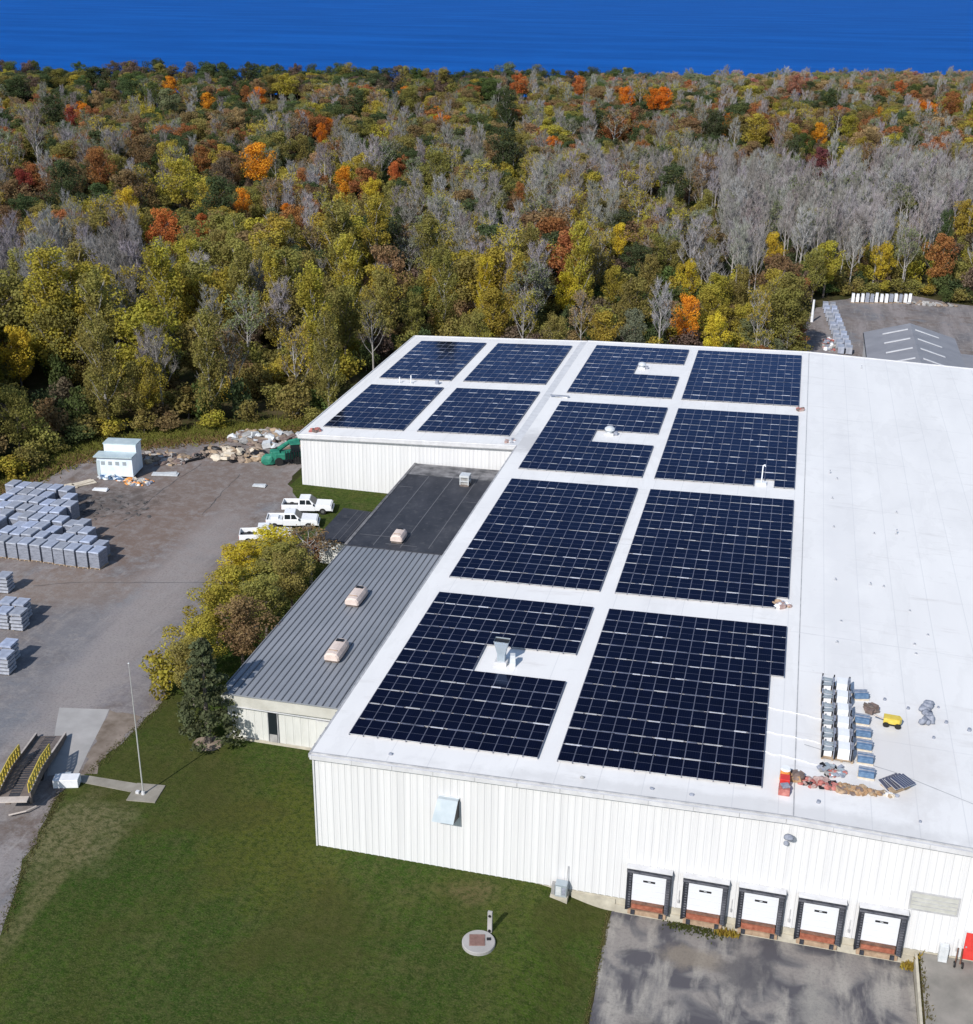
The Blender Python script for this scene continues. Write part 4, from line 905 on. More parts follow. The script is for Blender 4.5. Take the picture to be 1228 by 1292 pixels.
m = MB(); m.tube([(-.3,-LR-.9,.25),(.9,-LR-.5,.3),(1.5,-LR+.2,.25)], [.07,.07,.07], M['steel_pale'], 6); m.build('tow_bar', t)
# hand truck / hose reel by the red door
t = thing('hand_truck', 'small dark-wheeled hand truck leaning by the red door of the warehouse', 'hand truck', (45.55,-.62,-.17))
m = MB(); m.tube([(0,-.1,.2),(.05,.15,1.3)], [.05,.05], M['rust_dark'], 6); m.tube([(.3,-.1,.2),(.32,.15,1.3)], [.05,.05], M['rust_dark'], 6); m.build('frame', t)
for x in (-.1,.4):
    m = MB(); m.tube([(x,-.2,.2),(x+.08,-.2,.2)], [.22,.22], M['tyre'], 16); m.tube([(x-.005,-.2,.2),(x+.085,-.2,.2)], [.1,.1], M['rim'], 12); m.build('wheel', t)
t = tag(MB().b2(-.28,.28,-.22,.2,0,1.25,M['galv_pale']).build('wall_cabinet', loc=(44.75,-.4,-.15)), 'narrow pale grey cabinet standing against the front wall left of the red door', 'cabinet')

# ------------------------------------------------------------------ pickup trucks
def pickup():
    t = thing('pickup_truck', 'x', 'pickup truck')
    Wd = .98
    def side(pts, w0, w1, mat, m):
        n = len(pts); P = [(x,-w0,z) for x,z in pts]+[(x,w1,z) for x,z in pts]
        return m.poly(P, [list(range(n)), list(range(2*n-1,n-1,-1))]+[[i,n+i,n+(i+1)%n,(i+1)%n] for i in range(n)], mat)
    m = MB(); m.b2(.9,2.75,-Wd,Wd,.45,.98,M['truck_white'])
    side([(.9,.98),(2.7,.98),(2.62,1.08),(.9,1.16)], .95, .95, M['truck_white'], m)
    m.b2(-1.0,.9,-Wd,Wd,.42,1.1,M['truck_white'])
    for s in (-1,1): m.b2(-2.85,-1.0,s*Wd if s < 0 else Wd-.08, -Wd+.08 if s < 0 else Wd, .55,1.15,M['truck_white'])
    m.b2(-2.9,-2.82,-Wd,Wd,.55,1.15,M['truck_white']); m.build('body', t, bevel=.03)
    m = MB()
    P = [(-1.0,-.95,1.1),(.95,-.95,1.1),(.95,.95,1.1),(-1.0,.95,1.1),(-.9,-.8,1.78),(.25,-.8,1.78),(.25,.8,1.78),(-.9,.8,1.78)]
    m.poly(P, [(4,5,6,7),(0,1,5,4),(1,2,6,5),(2,3,7,6),(3,0,4,7)], M['truck_white']); m.build('cab', t, bevel=.04)
    m = MB(); m.poly([(.93,-.84,1.16),(.93,.84,1.16),(.32,.74,1.74),(.32,-.74,1.74)], [(0,1,2,3)], M['glass_dark']); o = m.build('windshield', t); o.location = (.03,0,.02)
    for s in (-1,1):
        for (a, b) in ((-.82,-.2),(-.1,.55)):
            m = MB(); yy = .955*s; yt = .835*s; bt = b-.28 if b > 0 else b
            P = [(a,yy,1.2),(b,yy,1.2),(bt,yt,1.68),(a,yt,1.68)]
            m.poly(P, [(0,1,2,3) if s < 0 else (3,2,1,0)], M['glass_dark']); m.build('side_window', t)
    m = MB(); m.b2(-2.81,-1.02,-Wd+.09,Wd-.09,.6,.66,M['dark']); m.build('bed', t)
    for x in (-1.95,1.75):
        for s in (-1,1):
            m = MB(); m.tube([(x,s*.78,.38),(x,s*1.0,.38)], [.38,.38], M['tyre'], 16); o = m.build('wheel', t)
            m = MB(); m.tube([(x,s*.99,.38),(x,s*1.012,.38)], [.2,.19], M['rim'], 12); m.build('rim', o)
    m = MB(); m.b2(2.76,2.9,-Wd,Wd,.42,.62,M['galv_pale']); m.build('bumper', t)
    m = MB(); m.b2(2.755,2.78,-.55,.55,.66,.92,M['dark']); m.build('grille', t)
    for s in (-1,1):
        m = MB(); m.box((2.765,s*.78,.8), (.03,.3,.2), M['lamp_clear']); m.build('headlight', t)
        m = MB(); m.box((-2.91,s*.9,.85), (.03,.12,.35), M['lamp_red']); m.build('tail_light', t)
        m = MB(); m.box((.75,s*1.08,1.2), (.12,.16,.2), M['dark']); m.build('mirror', t)
    return t
pk = pickup()
pk.location = (-24.55,60.3,.01); pk.rotation_euler[2] = math.radians(14); pk.scale = (1.08,1.08,1.08); tag(pk, 'white crew-cab pickup with an empty dark bed, nearest the wing wall', 'pickup truck', 'white pickups parked by the trees')
p2 = copy_tree(pk); p2.location = (-24.6,55.6,.01); p2.rotation_euler[2] = math.radians(16); tag(p2, 'white pickup with pale cargo in its bed, parked between the other two', 'pickup truck', 'white pickups parked by the trees')
m = MB(); m.b2(-2.7,-1.2,-.7,.7,.67,1.0,M['galv_pale']); m.b2(-2.4,-1.6,-.4,.5,1.0,1.2,M['white_plastic']); m.build('cargo', p2)
p3 = copy_tree(pk); p3.location = (-25.9,50.8,.01); p3.rotation_euler[2] = math.radians(20); tag(p3, 'white pickup half hidden under the yellow trees beside the office block', 'pickup truck', 'white pickups parked by the trees')

# ------------------------------------------------------------------ yard: wrapped stacks
def stackp():
    t = thing('wrapped_stack', 'x', 'pallet stack')
    m = MB()
    for x in (-.55,0,.55): m.b2(x-.07,x+.07,-.9,.9,0,.12,M['wood'])
    m.b2(-.62,.62,-.92,.92,.12,.16,M['wood']); m.build('pallet', t)
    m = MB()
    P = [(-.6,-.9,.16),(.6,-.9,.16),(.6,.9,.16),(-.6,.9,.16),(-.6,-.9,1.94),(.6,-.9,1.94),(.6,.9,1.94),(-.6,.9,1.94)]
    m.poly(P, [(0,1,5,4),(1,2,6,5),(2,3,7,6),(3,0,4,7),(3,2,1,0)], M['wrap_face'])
    for q in range(5): m.b2(-.615,.615,-.915,.915,.45+q*.32,.475+q*.32,M['tarp_grey'])
    m.build('load', t)
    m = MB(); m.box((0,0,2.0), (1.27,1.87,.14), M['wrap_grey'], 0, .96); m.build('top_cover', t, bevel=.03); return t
st0 = stackp(); first = True
rows = [(39.25,-40.95,10),(41.5,-41.9,9),(43.7,-44.8,9),(45.85,-46.6,8),(48.0,-49.8,7),(50.15,-50.9,7),(52.3,-52.4,6),(54.4,-54.0,6)]
rr = random.Random(8)
for ri, (y, xr_, n) in enumerate(rows):
    for k in range(n):
        if ri and rr.random() < .04: continue
        t = st0 if first else copy_tree(st0); first = False
        t.location = (xr_-k*1.46+rr.uniform(-.06,.06), y+rr.uniform(-.1,.1)+k*.0, .012); t.rotation_euler[2] = rr.uniform(-.05,.05)+.03; t.scale = (1,1,rr.choice((1.,1.,.97,1.04,.84 if ri else 1.)))
        tag(t, 'grey wrapped pallet stack, %s row from the camera, %s from its right end' % (('front' if ri == 0 else nth(ri)), nth(k)), 'pallet stack', 'grey wrapped stacks in the yard')
def slabs(seed):
    t = thing('slab_stack', 'x', 'slab stack'); q = random.Random(seed)
    m = MB()
    for k in range(5): m.box((q.uniform(-.05,.05),q.uniform(-.05,.05),.24+k*.40), (1.2+q.uniform(-.05,.05),1.5,.22), M['wrap_grey'] if k > 3 else M['slab_grey'], q.uniform(-.05,.05))
    m.build('slab_layers', t)
    m = MB()
    for k in range(5):
        for x in (-.45,.45): m.b2(x-.05,x+.05,-.65,.65,.03+k*.4,.125+k*.4,M['wood'])
    m.build('bearers', t); return t
s0 = slabs(1); fst = True
for i, (x, y, lb) in enumerate(((-41.0,24.3,'white topped slab stack at the right front of the middle group'), (-42.5,24.2,'white topped slab stack left of the right front one in the middle group'), (-41.9,26.2,'white topped slab stack at the back right of the middle group'), (-43.4,26.1,'white topped slab stack at the back left of the middle group'),
        (-37.3,16.4,'white topped slab stack nearest the camera at the left picture edge'), (-38.8,16.3,'white topped slab stack just outside the left edge'), (-44.0,24.1,'slab stack at the far left end of the middle group'), (-38.2,18.4,'slab stack behind the nearest one at the left edge'), (-47.2,31.2,'low slab stack between the big group and the middle group'))):
    t = s0 if fst else copy_tree(s0); fst = False; t.location = (x, y, .012); t.rotation_euler[2] = .12; tag(t, lb, 'slab stack', 'slab stacks at the left of the yard')
# site trailer: two joined boxes
t = thing('site_trailer', 'pale blue-white double storage trailer with grey roofs at the back of the yard', 'trailer', (-52.9,65.2,.01), .17)
m = MB(); m.b2(-2.3,2.4,-1.6,.2,.35,3.0,M['trailer_white']); m.b2(-1.9,2.4,.21,2.2,.35,4.1,M['trailer_white']); m.build('body', t, bevel=.04)
m = MB(); m.b2(-2.6,2.5,-1.95,.205,3.0,3.14,M['trailer_roof']); m.b2(-2.0,2.5,.205,2.35,4.1,4.24,M['trailer_roof']); m.build('roof', t)
for i in range(4):
    m = MB(); m.b2(-1.75+i*.95,-1.25+i*.95,-1.63,-1.605,1.9,2.4,M['galv']); m.build('window', t)
m = MB(); m.b2(-2.35,-1.95,-1.64,-1.605,.5,2.5,M['trailer_roof']); m.build('door', t)
for x in (-1.7,1.7):
    m = MB(); m.tube([(x,-1.55,.36),(x,-1.3,.36)], [.36,.36], M['tyre'], 14); m.build('wheel', t)
heap('blue_drum_pile', 'row of blue crates and drums along the front of the site trailer', 'drums', -53.2, 63.3, (20,2.0,.35,.5,.9,1.5), [M['blue_clutter'],M['galv_pale'],M['blue_wrap'],M['trailer_white']], 20, z=.01)
heap('debris_pile', 'white and orange debris scattered right of the site trailer', 'debris', -49.6, 63.3, (26,2.6,1.2,.4,1.1,.5), [M['white_plastic'],M['orange'],M['grey_scrap'],M['wood_pale'],M['tarp_grey']], 21, z=.01)
heap('brush_pile', 'pile of grey brown branches and timber behind the white debris', 'brush pile', -50.5, 72.0, (40,4.2,2.4,.5,1.6,.8), [M['tan_rock'],M['bark_pale'],M['brown_tarp'],M['wood']], 22, z=.01)
heap('rock_pile', 'pile of tan boulders and black scraps at the back edge of the yard', 'rock pile', -41.3, 76.2, (46,4.8,2.6,1.0,2.2,1.5), [M['tan_rock'],M['tan_rock'],M['wood'],M['dark'],M['wood_pale']], 23, z=.01)
heap('scrap_pile', 'large pile of grey and white scrap beyond the tan boulders', 'scrap pile', -39.0, 83.0, (60,6.2,3.2,1.0,2.4,2.2), [M['grey_scrap'],M['tan_rock'],M['grey_scrap'],M['galv_pale'],M['brown_tarp'],M['wood']], 24, z=.01)
heap('rubble_strip', 'strip of black rubble in front of the tan boulders', 'rubble', -44.2, 74.6, (22,2.6,.8,.5,1.2,.8), [M['dark'],M['brown_tarp'],M['tan_rock']], 25, z=.01)
for i, (x, y, a, l_, w_, mt_, lb) in enumerate(((-57.4,58.6,.8,3.6,1.5,'wood_pale','pale plywood sheet lying farthest left behind the grey stacks'), (-55.7,60.6,.9,3.4,1.3,'wood_pale','pale plywood sheet lying left of the site trailer'), (-52.4,59.4,.1,1.9,.8,'white_plastic','small white sheet lying in front of the site trailer'), (-47.1,66.6,.25,3.4,1.1,'galv_pale','long grey sheet lying right of the trailer debris'), (-33.6,66.2,.1,1.7,.8,'galv_pale','small pale mat lying on the asphalt near the trucks'), (-46.0,72.4,.9,2.6,.35,'dark','dark beam lying at the back of the yard'))):
    m = MB(); m.box((0,0,.12), (l_,w_,.10), M[mt_], 0, 1, .03, .02); m.box((.1,.1,.22), (l_*.8,w_*.7,.06), M[mt_], .15); o = m.build('board'); o.location = (x, y, .03); o.rotation_euler[2] = a; tag(o, lb, 'board')
# dark spoil of gravel
m = MB(); rr = random.Random(3)
for k in range(90): m.lump((rr.gauss(0,3.4),rr.gauss(0,2.0),.0), (rr.uniform(.1,.45),rr.uniform(.1,.4),rr.uniform(.05,.16)), mottled('spoil', (.05,.045,.045), (.13,.12,.115), 3, 1.) if k == 0 else D.materials['spoil'], k, 2, .4)
o = m.build('gravel_spoil'); o.location = (-50.5,53.5,.0); o.rotation_euler[2] = .5; tag(o, 'low scattered heaps of dark gravel right of the grey stacks', 'gravel heap')
# green machine (telehandler-like) partly behind the wing corner
t = thing('green_loader', 'green loading machine with a raised arm parked beside the wing wall', 'machine', (-33.3,75.6,.01), .5)
m = MB(); m.b2(-2.0,1.6,-.9,.9,.7,1.6,M['green_paint']); m.box((-1.9,0,1.2), (1.6,1.7,1.4), M['green_paint'], 0, .75); m.build('body', t, bevel=.12)
m = MB(); m.b2(.2,1.4,-.7,.7,1.6,2.7,M['glass_dark']); m.b2(.1,1.5,-.8,.8,2.7,2.82,M['green_paint']); m.build('cab', t, bevel=.04)
m = MB(); m.tube([(-1.4,.2,1.9),(.2,.9,2.6),(2.4,1.1,3.0)], [.35,.3,.25], M['green_paint'], 8); m.build('arm', t)
for x in (-1.5,1.0):
    for s in (-1,1):
        m = MB(); m.tube([(x,s*.8,.55),(x,s*1.15,.55)], [.55,.55], M['tyre'], 16); m.build('wheel', t)
m = MB()
for k in range(6): m.box((-.6+k*.35,-1.05,1.2), (.08,.3,1.5), M['dark'], .1*k)
m.lump((-2.6,-.3,.6), (1.0,.9,.8), M['green_paint'], 5, 2, .25); m.build('tarp_cover', t)

# ------------------------------------------------------------------ rear right yard
t = thing('gabled_shed', 'grey gabled shed with four pairs of pale skylight strips behind the warehouse', 'shed', (51,137.5,0))
GX0, GX1, GXR, GY0, GY1 = 43.8-51, 58.4-51, 0., 123.6-137.5, 151-137.5
m = MB(); m.b2(GX0,GX1,GY0,GY1,0,4.85,M['white_siding']); m.poly([(GX0,GY0,4.85),(GX1,GY0,4.85),(0,GY0,6.9),(GX0,GY1,4.85),(GX1,GY1,4.85),(0,GY1,6.9)], [(0,1,2),(5,4,3)], M['white_siding']); m.build('wall', t)
m = MB(); P = [(GX0-.3,GY0-.2,4.88),(0,GY0-.2,7.05),(GX1+.3,GY0-.2,4.88),(GX0-.3,GY1+.2,4.88),(0,GY1+.2,7.05),(GX1+.3,GY1+.2,4.88)]
P += [(x,y,z+.15) for x,y,z in P]
m.poly(P, [(6,7,10,9),(7,8,11,10),(1,0,3,4),(2,1,4,5),(0,1,7,6),(1,2,8,7),(4,3,9,10),(5,4,10,11),(0,6,9,3),(2,5,11,8)], M['grey_roof']); m.build('roof', t)
for k in range(4):
    for s in (-1,1):
        y = 9.5-k*6.2; m = MB()
        sl_ = 2.17/(7.5)
        xa_, xb_ = (.6, 4.6); P = [(s*x, yy, 7.20-sl_*x+dz) for dz in (.005,.08) for x, yy in ((xa_,y),(xb_,y),(xb_,y+.55),(xa_,y+.55))]
        m.poly(P, [(0,3,2,1),(4,5,6,7),(0,1,5,4),(1,2,6,5),(2,3,7,6),(3,0,4,7)] if s > 0 else [(0,1,2,3),(7,6,5,4),(4,5,1,0),(5,6,2,1),(6,7,3,2),(7,4,0,3)], M['white_trim']); m.build('skylight', t)
m = MB(); m.b2(GX0-.4,GX0-.31,GY0,GY1,4.8,4.95,M['dark']); m.build('gutter', t)
t = thing('lean_to', 'dark low roofed shed at the right of the gabled shed', 'shed', (64.5,136,0))
m = MB(); m.b2(-5.5,6,-11,11,0,3.0,M['steel_brown']); m.build('wall', t)
m = MB(); m.box((.2,0,3.2), (12.2,22.6,.2), M['grey_roof'], ry=.03); m.build('roof', t)
rr = random.Random(12)
k = 0
for i in range(13):
    x = 43.2+i*.97
    if i in (3,4,8): 
        pass
    t = tag(MB().box((0,0,.08), (.8,1.0,.14), M['wood']).box((0,0,1.05), (.62 if i not in (3,4,8) else .8,.9,1.75+rr.uniform(-.2,.25)), M['white_plastic'] if i not in (3,4,8,10) else M['tarp_grey'], rr.uniform(-.15,.15), .9).build('bagged_pallet'), '%s bagged pallet, %s from the left in the far yard row' % ('white' if i not in (3,4,8,10) else 'dark grey', nth(i)), 'pallet', 'bagged pallets at the back of the far yard')
    t.location = (x, 196.5+i*.28+rr.uniform(-.3,.3), .01)
for i in range(11):
    f = i/10; x, y = 38.3+f*2.6, 189-f*34
    for s in (0,1):
        t = tag(MB().box((0,0,.08), (1.1,1.3,.14), M['wood']).box((0,0,.75), (1.1,2.2,1.2), M['wrap_grey'], rr.uniform(-.05,.05), .96).build('covered_pallet'), 'blue-grey covered pallet, %s from the far end, %s row beside the shed' % (nth(i), 'left' if s == 0 else 'right'), 'pallet', 'covered pallets left of the gabled shed')
        t.location = (x-.7+s*1.45, y, .01)
heap('debris_pile', 'red and white debris near the end of the covered pallets behind the warehouse', 'debris', 38.3, 160, (20,1.2,5.,.5,1.4,.8), [M['red_cloth'],M['white_plastic'],M['tarp_grey'],M['grey_scrap']], 31, z=.01)
heap('rock_pile', 'line of pale rubble and boulders along the back of the far yard', 'rubble', 57.5, 199.5, (30,7,1.2,.7,1.8,.9), [M['tan_rock'],M['concrete_pale'],M['grey_scrap']], 33, z=.01)
m = MB(); m.tube([(0,0,0),(0,0,4.4)], [.3,.2], M['white_plastic'], 10); o = m.build('white_post'); o.location = (35.0,177,.0); tag(o, 'thick white post standing at the left corner of the far yard', 'post')
heap('bag_pile', 'pale bags in the weeds left of the far yard', 'bags', 32.0, 166, (8,1.2,2,.8,1.6,1.), [M['white_plastic'],M['galv_pale']], 34, z=.01)

# ------------------------------------------------------------------ trees
def np_mesh(name, V, nq, mats, midx=None, tint=None, tri=False):
    k = 3 if tri else 4
    me = D.meshes.new(name); V = np.asarray(V, np.float32)
    me.vertices.add(len(V)); me.vertices.foreach_set('co', V.ravel())
    me.loops.add(nq*k); me.loops.foreach_set('vertex_index', np.arange(nq*k, dtype=np.int32))
    me.polygons.add(nq); me.polygons.foreach_set('loop_start', np.arange(0, nq*k, k, dtype=np.int32))
    for m in mats: me.materials.append(m)
    if midx is not None: me.polygons.foreach_set('material_index', np.asarray(midx, np.int32))
    a = me.attributes.new('tint', 'FLOAT', 'FACE'); a.data.foreach_set('value', np.asarray(tint if tint is not None else NR.random(nq), np.float32))
    me.update(calc_edges=True); me.validate(); return me
def unit(a): return a/np.maximum(np.linalg.norm(a, axis=1, keepdims=True), 1e-6)
def leaves(centres, radii, per, size, out=.7, shell=.55, zflat=.8):
    """leaf clumps spread through the shells of many small blobs"""
    C_ = np.repeat(np.asarray(centres), per, 0); Rr = np.repeat(np.asarray(radii), per)
    n = len(C_); d = unit(NR.normal(size=(n, 3))); q = shell+(1.08-shell)*NR.random(n)**.6
    P = C_+d*(Rr*q)[:, None]*np.array([1, 1, zflat])
    N = unit(d*out+unit(NR.normal(size=(n, 3)))*.8+np.array([0, 0, .25]))
    T = unit(np.cross(N, unit(NR.normal(size=(n, 3))))); B = np.cross(N, T)
    s = size*(.6+.8*NR.random(n)); s2 = s*(.55+.45*NR.random(n))
    V = np.stack([P-T*s[:,None], P-B*s2[:,None]*.9, P+T*s[:,None]*.9, P+B*s2[:,None]], 1).reshape(-1, 3)
    blobt = np.repeat(NR.random(len(centres)), per)
    return V, n, np.clip(.55*blobt+.45*NR.random(n), 0, 1)
def strips(P0, P1, wd):
    """thin three-cornered twigs from P0 to P1 (two crossed slivers each)"""
    P0, P1 = np.asarray(P0), np.asarray(P1); d = unit(P1-P0); n = len(P0)
    a = unit(np.cross(d, unit(NR.normal(size=(n, 3))))); b = np.cross(d, a); w_ = (wd*(.6+.8*NR.random(n)))[:, None]
    out = []
    for u in (a, b): out.append(np.stack([P0-u*w_, P0+u*w_, P1+u*w_*.35, P1-u*w_*.35], 1).reshape(-1, 3))
    return np.concatenate(out), 2*n
def blobs(n, H, R, z0, z1, br, shape='round'):
    out = []; rad = []
    for i in range(n):
        t = (i+.5)/n; z = z0+(z1-z0)*t; ph = i*2.4+R_.uniform(-.5,.5)
        if shape == 'round': w_ = math.sin(pi*(.12+.80*t))**.7
        elif shape == 'tall': w_ = (.55+.45*math.sin(pi*(.1+.8*t)))*(1-.35*t)
        else: w_ = 1-t*.95
        rr_ = R*w_*R_.uniform(.45,.82) if i % 3 else R*w_*R_.uniform(0,.35)
        out.append((rr_*math.cos(ph), rr_*math.sin(ph), z+R_.uniform(-.5,.5))); rad.append(br*R_.uniform(.7,1.25)*(w_*.5+.5))
    return out, rad
def limb_tree(H, rb, z_split, nl, spread, up, mat, n2=3):
    m = MB(); ends = []
    lean = (R_.uniform(-.3,.3), R_.uniform(-.3,.3))
    tp = [(0,0,-.3),(lean[0]*.3,lean[1]*.3,H*.3),(lean[0],lean[1],H*.62),(lean[0]*1.4,lean[1]*1.4,H*.93)]
    m.tube(tp, [rb,rb*.78,rb*.48,rb*.1], mat, 7)
    for i in range(nl):
        t = z_split+(1-z_split)*.85*(i+.4)/nl; z = H*t; ph = i*2.4+R_.uniform(-.4,.4); ln = spread*(1-.55*(t-z_split)/(1-z_split))*R_.uniform(.75,1.15)
        bx, by = lean[0]*t, lean[1]*t
        p1 = (bx+math.cos(ph)*ln*.5, by+math.sin(ph)*ln*.5, z+ln*up*.5); p2 = (bx+math.cos(ph)*ln*.9, by+math.sin(ph)*ln*.9, min(H*1.0, z+ln*up*1.25))
        m.tube([(bx,by,z),p1,p2], [rb*.38*(1.1-t*.6),rb*.22,rb*.06], mat, 5, False); ends += [(Vector(p1), Vector(p2))]
        for k in range(n2):
            a = ph+R_.uniform(-.9,.9); q = Vector(p1)+(Vector(p2)-Vector(p1))*R_.uniform(0,.6); l2 = ln*.4
            p3 = q+Vector((math.cos(a)*l2, math.sin(a)*l2, l2*up*R_.uniform(.8,1.6))); m.tube([tuple(q),tuple(p3)], [rb*.12,rb*.04], mat, 4, False); ends.append((q, p3))
    ends.append((Vector(tp[2]), Vector(tp[3])))
    return m, ends
VAR = {}
def add_var(kind, trunk_me, crown_me, H, R): VAR.setdefault(kind, []).append((trunk_me, crown_me, H, R))
for k in range(4):   # round broadleaf, 14 m
    m, ends = limb_tree(11., .28, .3, 9, 4.0, .7, M['bark_dark'], 2)
    c, r = blobs(34, 14, 4.6, 4.0, 12.8, 1.5, 'round')
    V, n, t = leaves(c, r, 175, .165, .9, .5); add_var('broad', m.mesh('trunk'), np_mesh('crown', V, n, [M['foliage']], tint=t), 14, 5)
for k in range(3):   # tall loose poplar / willow, 20 m
    m, ends = limb_tree(19., .32, .18, 16, 3.4, 1.1, M['bark_pale'], 2)
    c, r = blobs(40, 20, 4.3, 3.4, 19., 1.45, 'tall')
    V, n, t = leaves(c, r, 200, .17, .7, .3, 1.15); add_var('tall', m.mesh('trunk'), np_mesh('crown', V, n, [M['foliage']], tint=t), 20, 4.5)
def twigset(ends, per, ln, wd, up=1.2):
    P0 = []; P1 = []
    for a, b in ends:
        for j in range(per):
            q = a+(b-a)*R_.uniform(.1,1.); ph = R_.uniform(0,2*pi); s = ln*R_.uniform(.5,1.3)
            d = Vector((math.cos(ph)*.7, math.sin(ph)*.7, up*R_.uniform(.5,1.4))).normalized()*s
            P0.append(q); P1.append(q+d)
    return np.array(P0), np.array(P1)
for k in range(4):   # bare grey trees, 17 m, narrow
    m, ends = limb_tree(16., .20, .30, 18, 2.3, 1.5, M['bark_pale'], 3)
    a, b = twigset(ends, 7, 1.25, .03, 1.5)
    V, n = strips(a, b, .028)
    a2 = a+(b-a)*.5; b2_ = a2+NR.normal(size=a2.shape)*.38+np.array([0,0,.35]); V2, n2 = strips(a2, b2_, .02)
    add_var('bare', m.mesh('trunk'), np_mesh('crown', np.concatenate([V, V2]), n+n2, [M['twig']]), 17, 2.8)
for k in range(3):   # thinning trees: grey twigs with scattered leaves
    m, ends = limb_tree(14., .22, .28, 14, 3.1, 1.1, M['bark_pale'], 3)
    a, b = twigset(ends, 6, 1.2, .03, 1.1); V, n = strips(a, b, .028)
    cs = [tuple(e_[1]) for e_ in ends]; V2, n2, t2 = leaves(cs, [.9]*len(cs), 22, .17, .5, .1, 1.)
    add_var('thin', m.mesh('trunk'), np_mesh('crown', np.concatenate([V, V2]), n+n2, [M['twig'], M['foliage']], [0]*n+[1]*n2, np.concatenate([NR.random(n), t2])), 15, 3.8)
for k in range(3):   # shrub, 3.6 m
    m, ends = limb_tree(2.8, .07, .1, 7, 1.4, .8, M['bark_dark'], 1)
    c, r = blobs(16, 3.6, 1.7, .7, 3.0, .75, 'round')
    V, n, t = leaves(c, r, 75, .13, .7); add_var('shrub', m.mesh('trunk'), np_mesh('crown', V, n, [M['foliage']], tint=t), 3.6, 2.2)
COLS = dict(dkgreen=(.075,.098,.042), green=(.095,.125,.040), palegreen=(.20,.215,.11), olive=(.235,.205,.060), yolive=(.36,.295,.05), yellow=(.54,.42,.045), gold=(.66,.30,.03), orange=(.60,.20,.025),
            redor=(.48,.15,.05), red=(.27,.055,.045), rust=(.33,.14,.055), brown=(.23,.155,.075), dkbrown=(.15,.11,.08), tan=(.38,.25,.13), greygreen=(.17,.19,.12), pink=(.42,.19,.13), purple=(.2,.07,.075))
TW = [(.30,.285,.28),(.36,.345,.34),(.25,.225,.215),(.33,.315,.33),(.27,.265,.24)]
